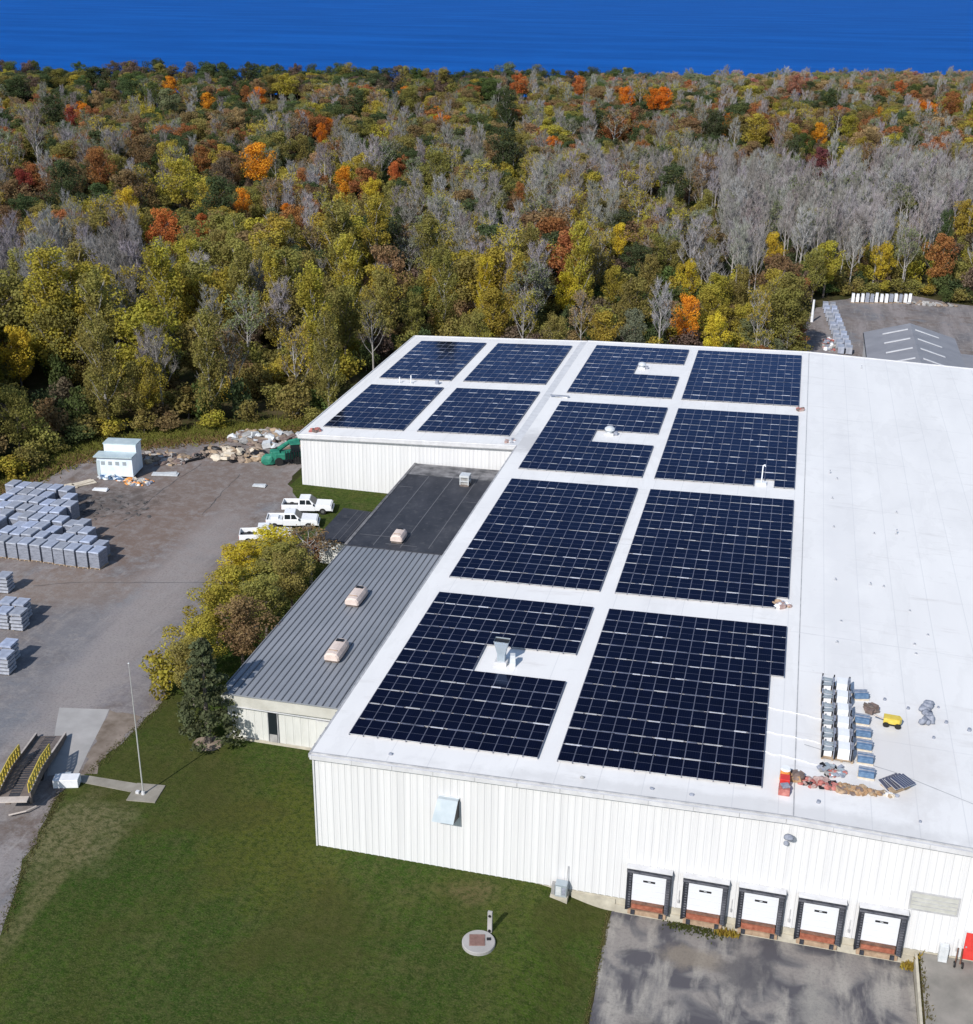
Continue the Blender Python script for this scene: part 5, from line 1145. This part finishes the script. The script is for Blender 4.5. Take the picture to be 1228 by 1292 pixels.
# individual marked trees seen in the wood: picture column, row of the crown, crown radius in pixels, kind, colour
FEAT = [(75,100,18,'broad','olive'),(130,96,26,'broad','dkgreen'),(168,115,22,'broad','dkgreen'),(25,112,26,'broad','dkgreen'),(90,143,13,'broad','red'),(122,125,14,'broad','tan'),(213,128,24,'broad','palegreen'),(215,108,14,'broad','gold'),(262,127,14,'broad','gold'),
(228,90,20,'broad','dkbrown'),(290,86,24,'broad','dkgreen'),(318,90,18,'broad','dkgreen'),(360,108,30,'broad','yolive'),(310,115,11,'broad','rust'),(405,158,16,'broad','rust'),(300,152,18,'broad','tan'),(80,232,30,'broad','dkgreen'),(125,212,27,'broad','rust'),(27,222,17,'broad','red'),
(160,245,18,'broad','yellow'),(225,232,34,'broad','yolive'),(180,190,24,'broad','brown'),(255,198,20,'broad','rust'),(282,215,20,'broad','dkbrown'),(325,208,30,'broad','gold'),(305,245,15,'broad','gold'),(205,288,29,'broad','redor'),(255,275,15,'broad','redor'),(238,300,18,'broad','yolive'),
(312,290,15,'broad','redor'),(362,262,12,'broad','orange'),(10,272,22,'broad','brown'),(380,185,20,'broad','olive'),(205,372,38,'tall','yolive'),(125,412,40,'tall','olive'),(395,395,36,'tall','yolive'),(345,272,20,'broad','greygreen'),(65,140,22,'broad','dkgreen'),(45,180,22,'bare',''),
(500,98,24,'broad','dkgreen'),(562,102,20,'broad','dkgreen'),(450,128,18,'broad','dkgreen'),(520,126,18,'broad','olive'),(655,108,16,'broad','redor'),(730,108,13,'broad','redor'),(705,84,26,'broad','greygreen'),(735,84,18,'broad','greygreen'),(790,122,15,'broad','orange'),(825,124,15,'broad','orange'),
(620,114,18,'broad','green'),(640,145,20,'tall','dkgreen'),(465,165,20,'broad','olive'),(405,162,12,'broad','orange'),(636,190,28,'broad','dkgreen'),(775,160,24,'thin','brown'),(435,220,16,'broad','gold'),(430,250,15,'broad','orange'),(470,236,18,'broad','yellow'),(498,208,11,'broad','redor'),(550,215,28,'broad','olive'),
(655,235,13,'broad','rust'),(648,252,12,'broad','brown'),(475,300,30,'tall','yolive'),(440,345,30,'tall','yolive'),(540,310,26,'tall','olive'),(612,345,14,'tall','yellow'),(715,350,12,'broad','yellow'),(775,342,20,'broad','yolive'),(800,400,24,'broad','greygreen'),(783,287,10,'broad','yellow'),(560,350,26,'tall','olive'),
(838,125,17,'broad','orange'),(900,160,24,'broad','dkgreen'),(955,165,24,'broad','yolive'),(1005,108,15,'broad','pink'),(1048,125,15,'broad','dkgreen'),(1035,165,15,'broad','gold'),(1072,160,18,'broad','yolive'),(1015,176,14,'broad','green'),(1035,203,21,'broad','purple'),(1110,140,10,'broad','gold'),(1135,112,12,'broad','redor'),
(1170,120,13,'broad','tan'),(1200,132,18,'broad','rust'),(1003,190,14,'tall','dkgreen'),(850,232,28,'broad','dkgreen'),(892,250,17,'broad','olive'),(1218,268,22,'broad','yolive'),(1195,285,16,'tall','dkgreen'),(820,332,22,'broad','olive'),(870,335,18,'broad','yellow'),(977,302,13,'broad','yellow'),(1045,325,28,'broad','yolive'),
(1125,345,20,'broad','yellow'),(1198,340,30,'broad','rust'),(868,380,20,'broad','gold'),(905,405,18,'broad','yellow'),(1030,345,22,'broad','olive'),(935,345,20,'broad','olive'),(960,385,20,'thin','yolive'),(20,430,30,'broad','yellow'),(60,480,30,'tall','olive'),(15,500,30,'broad','olive'),(35,545,24,'broad','yolive'),(310,400,28,'thin','palegreen'),
(330,470,28,'thin','yolive'),(250,440,30,'tall','olive'),(160,470,24,'broad','olive'),(410,430,26,'tall','olive'),(470,400,22,'thin','olive'),(520,380,24,'broad','olive'),(600,400,20,'broad','olive'),(660,385,20,'thin','yolive'),(700,405,16,'broad','olive'),(735,380,18,'thin','tan'),(1150,320,18,'thin','palegreen'),(1140,250,16,'thin','palegreen')]
def crown_z(kind): return {'broad': 9., 'tall': 12., 'bare': 11., 'thin': 10., 'shrub': 2.}[kind]
def wchoice(rr, pairs):
    s = sum(p for _, p in pairs); q = rr.random()*s
    for a, p in pairs:
        q -= p
        if q <= 0: return a
    return pairs[-1][0]
def palette(u, v, rr):
    if v < 108:
        if u < 620: return wchoice(rr, [(('broad','dkgreen'),6),(('broad','olive'),2.5),(('broad','dkbrown'),2),(('broad','green'),2),(('broad','yolive'),.6)])
        return wchoice(rr, [(('broad','greygreen'),2.5),(('thin','tan'),2.5),(('bare',''),.9),(('broad','palegreen'),2.5),(('broad','pink'),.6),(('broad','olive'),1.5),(('broad','tan'),1.)])
    if v < 195:
        return wchoice(rr, [(('bare',''),2.3),(('thin','brown'),1.4),(('thin','palegreen'),1.),(('thin','yolive'),.8),(('broad','olive'),2.2),(('broad','brown'),1.6),(('broad','dkgreen'),1.9),(('broad','tan'),.5),(('broad','rust'),.9),(('broad','yolive'),.8),(('broad','orange'),.25),(('broad','green'),.5)])
    if v < 325 and u > 480:
        if 905 < u and 205 < v < 312: return wchoice(rr, [(('bare',''),12),(('thin','palegreen'),1.2),(('broad','olive'),.3)])
        return wchoice(rr, [(('bare',''),5.8),(('thin','brown'),1.5),(('thin','yolive'),2.6),(('thin','palegreen'),1.2),(('broad','brown'),1.2),(('broad','olive'),2.),(('broad','dkgreen'),.8),(('broad','rust'),.4),(('broad','yolive'),.6)])
    if v < 290:
        return wchoice(rr, [(('bare',''),3.2),(('thin','brown'),1.2),(('thin','yolive'),1.2),(('broad','brown'),1.8),(('broad','olive'),2.),(('broad','yolive'),1.),(('broad','rust'),.9),(('broad','dkgreen'),.9)])
    if v < 385 and u < 210:
        return wchoice(rr, [(('bare',''),7),(('thin','yolive'),1.5),(('tall','olive'),.8)])
    if u > 760:
        return wchoice(rr, [(('broad','yolive'),1.8),(('broad','olive'),2.4),(('broad','yellow'),.6),(('thin','yolive'),2),(('bare',''),1.6),(('broad','brown'),1.2),(('thin','tan'),.8)])
    return wchoice(rr, [(('tall','olive'),.9),(('tall','yolive'),1.4),(('thin','yolive'),2.2),(('broad','olive'),1.9),(('broad','yolive'),2.6),(('bare',''),1.9),(('thin','brown'),.9),(('thin','palegreen'),.8),(('broad','dkgreen'),.3),(('broad','brown'),.4)])
NEARL = [(-140,25),(-95,38),(-75,49),(-66,58),(-65,72),(-60,80),(-52,84),(-47,88),(-42,92),(-33.5,93),(-33.4,124.5),(33,124.5),(32,150),(31,178),(34,190),(38,199),(46,206),(56,211),(64,206),(78,201),(130,199),(200,190)]
def near_edge(x):
    c = [b+(d-b)*(x-a)/(c_-a) for (a, b), (c_, d) in zip(NEARL, NEARL[1:]) if a <= x < c_ and c_ > a]
    return max(c) if c else (30. if x < -140 else 190.)
def dist(x, y): return math.hypot(x-CAMLOC[0], y-CAMLOC[1])
trees = []   # x, y, kind, colour, scale xy, scale z, feature
rr = random.Random(21)
feats = []
for (u, v, rp, kind, col) in FEAT:
    H = {'broad':14,'tall':20,'bare':17,'thin':15}[kind]
    x, y = ground_at(u, v, crown_z(kind)); 
    y = min(y, shore(x)-6) if y > 300 else y
    if y < near_edge(x)+2: y = near_edge(x)+2+rr.random()
    d = project(x, y, 9)[2]; Rw = {'broad':5.4,'tall':4.6,'bare':2.8,'thin':3.8}[kind]
    s = min(1.9, max(.6, rp*d/FPX/Rw*1.02)); sz = min((1.5 if v < 92 else 1.15) if d > 450 else 1.35, max(.75, .45+.55*s))
    feats.append((u, v, rp, d)); trees.append((x, y, kind, col, s, sz, True))
def hidden_feature(u, v, r, d, back=0):
    for fu, fv, fr, fd in feats:
        if d < fd+8 and abs(u-fu) < fr*.8+r*.6 and v-r*1.0 < fv+fr*.55 and v > fv-fr*1.2 : return True
    return False
ylo = 20.
y = ylo
while y < 1000:
    d0 = dist(-60, y); sp = 4.9 if d0 < 260 else (5.8 if d0 < 420 else 7.2)
    x = -260-.62*max(0, y)*1.05
    xmax = 170+.30*y
    while x < xmax:
        px_, py_ = x+rr.uniform(-.45,.45)*sp, y+rr.uniform(-.45,.45)*sp
        x += sp
        if py_ < near_edge(px_)+1.5 or py_ > shore(px_)-3: continue
        if py_ < 45 and px_ > -100: continue
        u, v, d = project(px_, py_, 11)
        if d < 20 or u < -260 or u > 1490: continue
        kind, col = palette(u, v, rr); zc = crown_z(kind); u, v, d = project(px_, py_, zc)
        s = rr.choice((rr.uniform(.7,1.05), rr.uniform(.95,1.45)))*(1.3 if d > 450 and kind == 'broad' else 1.); sz = rr.uniform(.72,1.0)+.12*(s > 1.1)
        if kind == 'bare': s = min(s, 1.2)
        if kind == 'broad' and v > 300 and u < 760: s *= 1.2; sz *= 1.22
        edge = py_-near_edge(px_)
        if edge < 14 and 30 < px_ < 130: s *= .75; sz *= .62
        if -34 < px_ < 33 and edge < 12: sz *= .8
        if kind == 'bare' and 905 < u: sz = rr.uniform(.85,1.05)
        if hidden_feature(u, v, 3.2*s*FPX/d, d): continue
        trees.append((px_, py_, kind, col, s, sz, False))
    y += sp
for k in range(230):   # the crowns lining the shore
    px_ = -470+k*3.6+rr.uniform(-2,2); py_ = shore(px_)-rr.uniform(3,16)
    kd, cl = rr.choice([('broad','dkgreen'),('broad','olive'),('broad','green'),('broad','dkbrown'),('broad','dkgreen')]) if px_ < -60 else rr.choice([('thin','tan'),('broad','greygreen'),('broad','palegreen'),('bare',''),('thin','palegreen'),('broad','tan')])
    trees.append((px_, py_, kd, cl, rr.uniform(1.,1.7), rr.uniform(.85,1.38) if px_ < -60 else rr.uniform(.75,1.1), False))
    for q in range(2): trees.append((px_+rr.uniform(-2,2), shore(px_)-rr.uniform(1,30), 'shrub', rr.choice(['dkgreen','olive','brown','dkbrown']), rr.uniform(2.,2.8), rr.uniform(2.2,3.2), False))
y = 40.
while y < 520:
    x = -230-.5*y
    while x < 150+.3*y:
        px_, py_ = x+rr.uniform(-2.6,2.6), y+rr.uniform(-2.6,2.6); x += 5.2 if y < 250 else 6.5
        if py_ < near_edge(px_)+1.0: continue
        u, v, d = project(px_, py_, 3)
        if d < 20 or u < -200 or u > 1430: continue
        trees.append((px_, py_, 'shrub', rr.choice(['olive','olive','olive','dkbrown','yolive','green','dkgreen','brown']), rr.uniform(1.1,1.9), rr.uniform(.9,1.9), False))
    y += 5.2 if y < 250 else 6.5
# weedy strip between the warehouse and the far yard
for k in range(16):
    x, y = rr.uniform(19,32.), rr.uniform(127,186); trees.append((x, y, 'broad' if k % 3 else 'thin', rr.choice(['olive','brown','palegreen','rust','yolive']), rr.uniform(.5,.8), rr.uniform(.38,.6), False))
KINDN = {'broad':'broadleaf_tree','tall':'poplar_tree','bare':'bare_tree','thin':'thinning_tree','shrub':'shrub'}
CNAME = dict(dkgreen='dark green', green='mid green', palegreen='pale green', olive='olive green', yolive='yellow-green', yellow='yellow', gold='golden orange', orange='orange', redor='red-orange', red='dark red', rust='rust brown', brown='brown', dkbrown='dark brown', tan='tan', greygreen='grey-green', pink='pinkish', purple='purple-red')
KDESC = {'broad':'round-crowned tree','tall':'tall loose tree','bare':'bare grey tree','thin':'half-bare tree','shrub':'low bush'}
def vary(c, amt=.16):
    f = rr.uniform(1-amt, 1+amt); g = rr.uniform(1-amt*.6, 1+amt*.6)
    return (c[0]*f, c[1]*f*g, c[2]*f)
def plant(x, y, kind, col, s, sz, label, group, name=None, var=None, z=None):
    tm, cm, H, Rw = VAR[kind][rr.randrange(len(VAR[kind])) if var is None else var]
    t = thing(name or KINDN[kind], label, 'bush' if kind == 'shrub' else 'tree', (x, y, gh(x, y) if z is None else z), rr.uniform(0, 2*pi), group); t.scale = (s, s, sz)
    for nm, me in (('trunk', tm), ('crown', cm)):
        o = D.objects.new(nm, me); COL.objects.link(o); o.parent = t
        if nm == 'crown':
            o['leaf_col'] = list(vary(COLS[col])) if col else [.2,.2,.1]
            o['twig_col'] = list(vary(rr.choice(TW), .12))
    return t
# choose the individuals: those in view standing nearest, plus nothing twice
def inview(t):
    u, v, d = project(t[0], t[1], 9*t[5]); return -10 < u < 1238 and v > 40
vis = sorted([t for t in trees if t[2] != 'shrub' and inview(t)], key=lambda t: dist(t[0], t[1]) - (60 if t[6] else 0))
ind = vis[:270]; indset = set(id(t) for t in ind); rest = [t for t in trees if id(t) not in indset]
def where(x, y):
    if x > 44: return 'behind the far right yard'
    if x > 19: return 'behind the warehouse, right half'
    if x > -6: return 'behind the warehouse, middle'
    if x > -34: return 'behind the rear wing'
    if x > -50: return 'behind the scrap pile'
    if x > -64: return 'behind the site trailer'
    return 'left of the site trailer'
cells = {}
for t in ind:
    x, y = t[0], t[1]; e_ = y-near_edge(x); band = 'at the edge' if e_ < 12 else ('in the middle' if e_ < 30 else 'deep')
    cells.setdefault((t[2], t[3], band, where(x, y)), []).append(t)
for (kind, col, band, wh), ts in cells.items():
    ts.sort(key=lambda t: project(t[0], t[1], 8)[0])
    for i, t in enumerate(ts):
        c = (CNAME[col]+' ') if col else ''
        size = 'small ' if t[5] < .7 else ''
        lab = '%s%s%s %s %s' % (size, c, KDESC[kind], band, wh)
        if len(ts) > 1: lab += ', %s from left' % nth(i)
        if band == 'deep': lab = lab.replace(' deep ', ' deep in wood ')
        plant(t[0], t[1], kind, col, t[4], t[5], ' '.join(lab.split()[:16]), 'trees of the autumn wood')
# the far wood: one object, copies of the same tree shapes drawn on points
P = np.array([(t[0], t[1], gh(t[0], t[1])) for t in rest], np.float32)
fm = D.meshes.new('wood'); fm.from_pydata(P.tolist(), [], [])
kinds = ['broad','tall','bare','thin','shrub']; offs = {}; o_ = 0
for k in kinds: offs[k] = o_; o_ += len(VAR[k])
def attr(nm, ty, vals, key='value'):
    a = fm.attributes.new(nm, ty, 'POINT'); a.data.foreach_set(key, np.asarray(vals, np.float32 if ty != 'INT' else np.int32).ravel())
attr('idx', 'INT', [offs[t[2]]+rr.randrange(len(VAR[t[2]])) for t in rest])
attr('rotz', 'FLOAT', [rr.uniform(0, 2*pi) for t in rest])
attr('scl', 'FLOAT_VECTOR', [(t[4], t[4], t[5]) for t in rest], 'vector')
attr('leaf_col', 'FLOAT_COLOR', [(*(vary(COLS[t[3]]) if t[3] else (.2,.2,.1)), 1) for t in rest], 'color')
attr('twig_col', 'FLOAT_COLOR', [(*vary(rr.choice(TW), .12), 1) for t in rest], 'color')
fo = D.objects.new('far_wood', fm); COL.objects.link(fo)
tag(fo, 'wide autumn wood stretching from behind the warehouse to the lake', 'wood', kind='stuff')
ng = D.node_groups.new('wood_nodes', 'GeometryNodeTree'); ng.interface.new_socket('Geometry', in_out='INPUT', socket_type='NodeSocketGeometry'); ng.interface.new_socket('Geometry', in_out='OUTPUT', socket_type='NodeSocketGeometry')
N = ng.nodes; gi = N.new('NodeGroupInput'); go = N.new('NodeGroupOutput')
iop = N.new('GeometryNodeInstanceOnPoints'); g2i = N.new('GeometryNodeGeometryToInstance')
srcs = []
for k in kinds:
    for (tm, cm, H, Rw) in VAR[k]:
        jn = N.new('GeometryNodeJoinGeometry')
        for me in (cm, tm):
            so_ = D.objects.new('tree_shape', me)     # never linked to the scene: only the shape is read
            oi = N.new('GeometryNodeObjectInfo'); oi.inputs['Object'].default_value = so_; oi.transform_space = 'ORIGINAL'
            ng.links.new(oi.outputs['Geometry'], jn.inputs[0])
        g = N.new('GeometryNodeGeometryToInstance'); ng.links.new(jn.outputs[0], g.inputs[0]); srcs.append(g)
ja = N.new('GeometryNodeJoinGeometry')
for g in reversed(srcs): ng.links.new(g.outputs[0], ja.inputs[0])
def named(nm, ty):
    a = N.new('GeometryNodeInputNamedAttribute'); a.data_type = ty; a.inputs['Name'].default_value = nm; return a.outputs['Attribute']
ng.links.new(gi.outputs[0], iop.inputs['Points']); ng.links.new(ja.outputs[0], iop.inputs['Instance'])
iop.inputs['Pick Instance'].default_value = True
ng.links.new(named('idx', 'INT'), iop.inputs['Instance Index'])
cx = N.new('ShaderNodeCombineXYZ'); ng.links.new(named('rotz', 'FLOAT'), cx.inputs['Z']); ng.links.new(cx.outputs[0], iop.inputs['Rotation'])
ng.links.new(named('scl', 'FLOAT_VECTOR'), iop.inputs['Scale'])
ng.links.new(iop.outputs[0], go.inputs[0])
md = fo.modifiers.new('wood', 'NODES'); md.node_group = ng
print('trees', len(trees), 'individual', len(ind), 'rest', len(rest))

# tree row along the office block
HEDGE = [('shrub',-18.6,47.6,1.,.8,'rust','low rust brown bush by the small annex wall'),
 ('thin',-16.8,41.6,.85,.42,'brown','brown half-bare tree in the row beside the black membrane roof'),
 ('broad',-22.4,44.4,.85,.33,'yellow','bright yellow tree at the far end of the row, by the pickups'),
 ('broad',-24.2,40.2,.72,.32,'yellow','low golden yellow tree leaning over the asphalt near the far end of the row'),
 ('broad',-18.6,38.0,.85,.46,'olive','broad olive tree in the middle of the row'),
 ('broad',-16.2,34.6,.62,.52,'olive','olive round tree close to the ribbed roof edge'),
 ('broad',-21.2,31.6,.72,.46,'yolive','yellow-green tree in the middle of the row by the asphalt'),
 ('broad',-16.6,29.0,.62,.50,'olive','olive tree beside the ribbed roof, behind the spruce'),
 ('broad',-20.4,26.0,.70,.50,'yolive','yellow-olive tree over the asphalt, third from the camera'),
 ('broad',-16.2,22.6,.68,.55,'brown','brown-olive tree by the ribbed roof edge, second behind the spruce'),
 ('broad',-19.6,19.8,.66,.46,'yolive','yellow-green tree at the asphalt side near the spruce'),
 ('broad',-17.8,15.6,.52,.50,'olive','dark olive tree leaning against the spruce'),
 ('shrub',-21.2,16.6,1.3,1.3,'yolive','low yellow-green bush at the camera end of the row, by the asphalt'),
 ('shrub',-26.9,70.9,.8,.7,'green','small green bush growing at the wing corner')]
for kind, x, y, s, sz, col, lb in HEDGE: plant(x, y, kind, col, s, sz, lb, 'trees beside the office block')
# spruce by the office corner
def spruce():
    t = thing('spruce_tree', 'dark grey-green conifer standing at the front corner of the low office block', 'tree', (-13.9,10.4,0)); t.scale = (1.12,1.12,1.12)
    m = MB(); m.tube([(0,0,-.2),(0,0,4),(.1,0,9.2)], [.24,.15,.02], M['bark_dark'], 8); m.build('trunk', t)
    c = []; r = []
    for i in range(85):
        f = i/85; z = 1.2+f*7.8; R0 = 2.75*(1-f)**.75+.2; ph = i*2.4; q = R0*R_.uniform(.35,.95); c.append((q*math.cos(ph), q*math.sin(ph), z-.25*q)); r.append(.62*(1-f*.5))
    V, n, tn = leaves(c, r, 75, .13, .6, .2, .55)
    o = D.objects.new('crown', np_mesh('crown', V, n, [M['foliage']], tint=tn)); COL.objects.link(o); o.parent = t; o['leaf_col'] = [.105,.12,.06]; o['twig_col'] = [.2,.2,.2]
    m = MB(); m.lump((0,0,0), (1.2,1.0,.07), M['tan_rock'], 3, 2, .2); m.build('bare_soil', t)
spruce()
# bushes along the wood edge
edge = []
for (a, b), (c, d_) in zip(NEARL[2:9], NEARL[3:10]):
    n = max(1, int(math.dist((a,b),(c,d_))/3.3))
    for k in range(n):
        t = (k+.5)/n; edge.append((a+(c-a)*t+rr.uniform(-1,1), b+(d_-b)*t-rr.uniform(-.5,1.8)))
edge += [(x, 202+rr.uniform(-1,2)+(6 if 48 < x < 62 else 0), ) for x in range(38, 76, 3)]
edge += [(31.5+rr.uniform(-2,1.5), y_) for y_ in range(128, 190, 5)]
for i, (x, y) in enumerate(edge):
    col = rr.choice(['olive','green','yolive','brown','olive','yolive'])
    wh = where(x, y); plant(x, y, 'shrub', col, rr.uniform(.9,1.5), rr.uniform(.7,1.2), '%s low bush, %s of the bushes along the wood edge' % (CNAME[col], nth(i)), 'bushes along the wood edge')
# grass and weeds
def tufts(name, pts, h, size, cols, label, wild=1.):
    P = np.array(pts); n = len(P); P0 = np.concatenate([P, np.zeros((n,1))], 1); P0[:,2] = [gh(a, b) for a, b in pts]
    P1 = P0+np.stack([NR.normal(size=n)*h*.35*wild, NR.normal(size=n)*h*.35*wild, h*(.5+.8*NR.random(n))], 1)
    V, nq = strips(P0, P1, size); me = np_mesh(name, V, nq, [M['foliage']]); o = D.objects.new(name, me); COL.objects.link(o); o['leaf_col'] = list(cols); o['twig_col'] = [.2,.2,.2]
    tag(o, label, 'weeds', kind='stuff')
def strip_pts(line, n, wd):
    out = []
    for _ in range(n):
        i = rr.randrange(len(line)-1); t = rr.random(); (a, b), (c, d_) = line[i], line[i+1]; out.append((a+(c-a)*t+rr.gauss(0,wd), b+(d_-b)*t+rr.gauss(0,wd)))
    return out
WL = [(-66,56),(-64,68),(-58,77),(-50,82.5),(-45,86),(-38,90)]
tufts('tall_weeds', strip_pts(WL, 7000, 1.7), .55, .07, (.22,.22,.05), 'green and yellow weeds along the back edge of the yard', 2.)
tufts('dry_weeds', strip_pts([(a+1.2, b-1.4) for a, b in WL], 5000, 1.2), .4, .06, (.30,.20,.10), 'dry tan and brown weeds fringing the back edge of the yard', 2.5)
tufts('weeds', strip_pts([(43.3,-.5),(43.6,-6),(43.4,-12),(43.5,-18)], 380, .15), .2, .035, (.14,.12,.05), 'dry weeds growing along the kerb between apron and side pavement')
tufts('weeds', strip_pts([(29.8,-.5),(31.2,-.5)], 110, .12)+strip_pts([(42.4,-.6),(43.2,-.5)], 160, .15), .42, .045, (.36,.26,.05), 'yellow weeds at the foot of the dock wall')
tufts('weeds', strip_pts([(26.5,-.3),(30,-.6)], 500, .3), .15, .05, (.09,.10,.03), 'low green weeds at the foot of the dock wall')
tufts('grass_edge', strip_pts([(-17.2,-14.5),(-19.6,-8.5),(-21.3,-2.5),(-22.1,.8)], 1200, .22)+strip_pts([(-21.5,3.9),(-20.9,10),(-20.8,15.5)], 700, .25)+strip_pts([(22.2,-.3),(22.3,-4),(22.4,-12)], 900, .10), .10, .03, (.16,.15,.06), 'ragged grass along the edges of the paving')
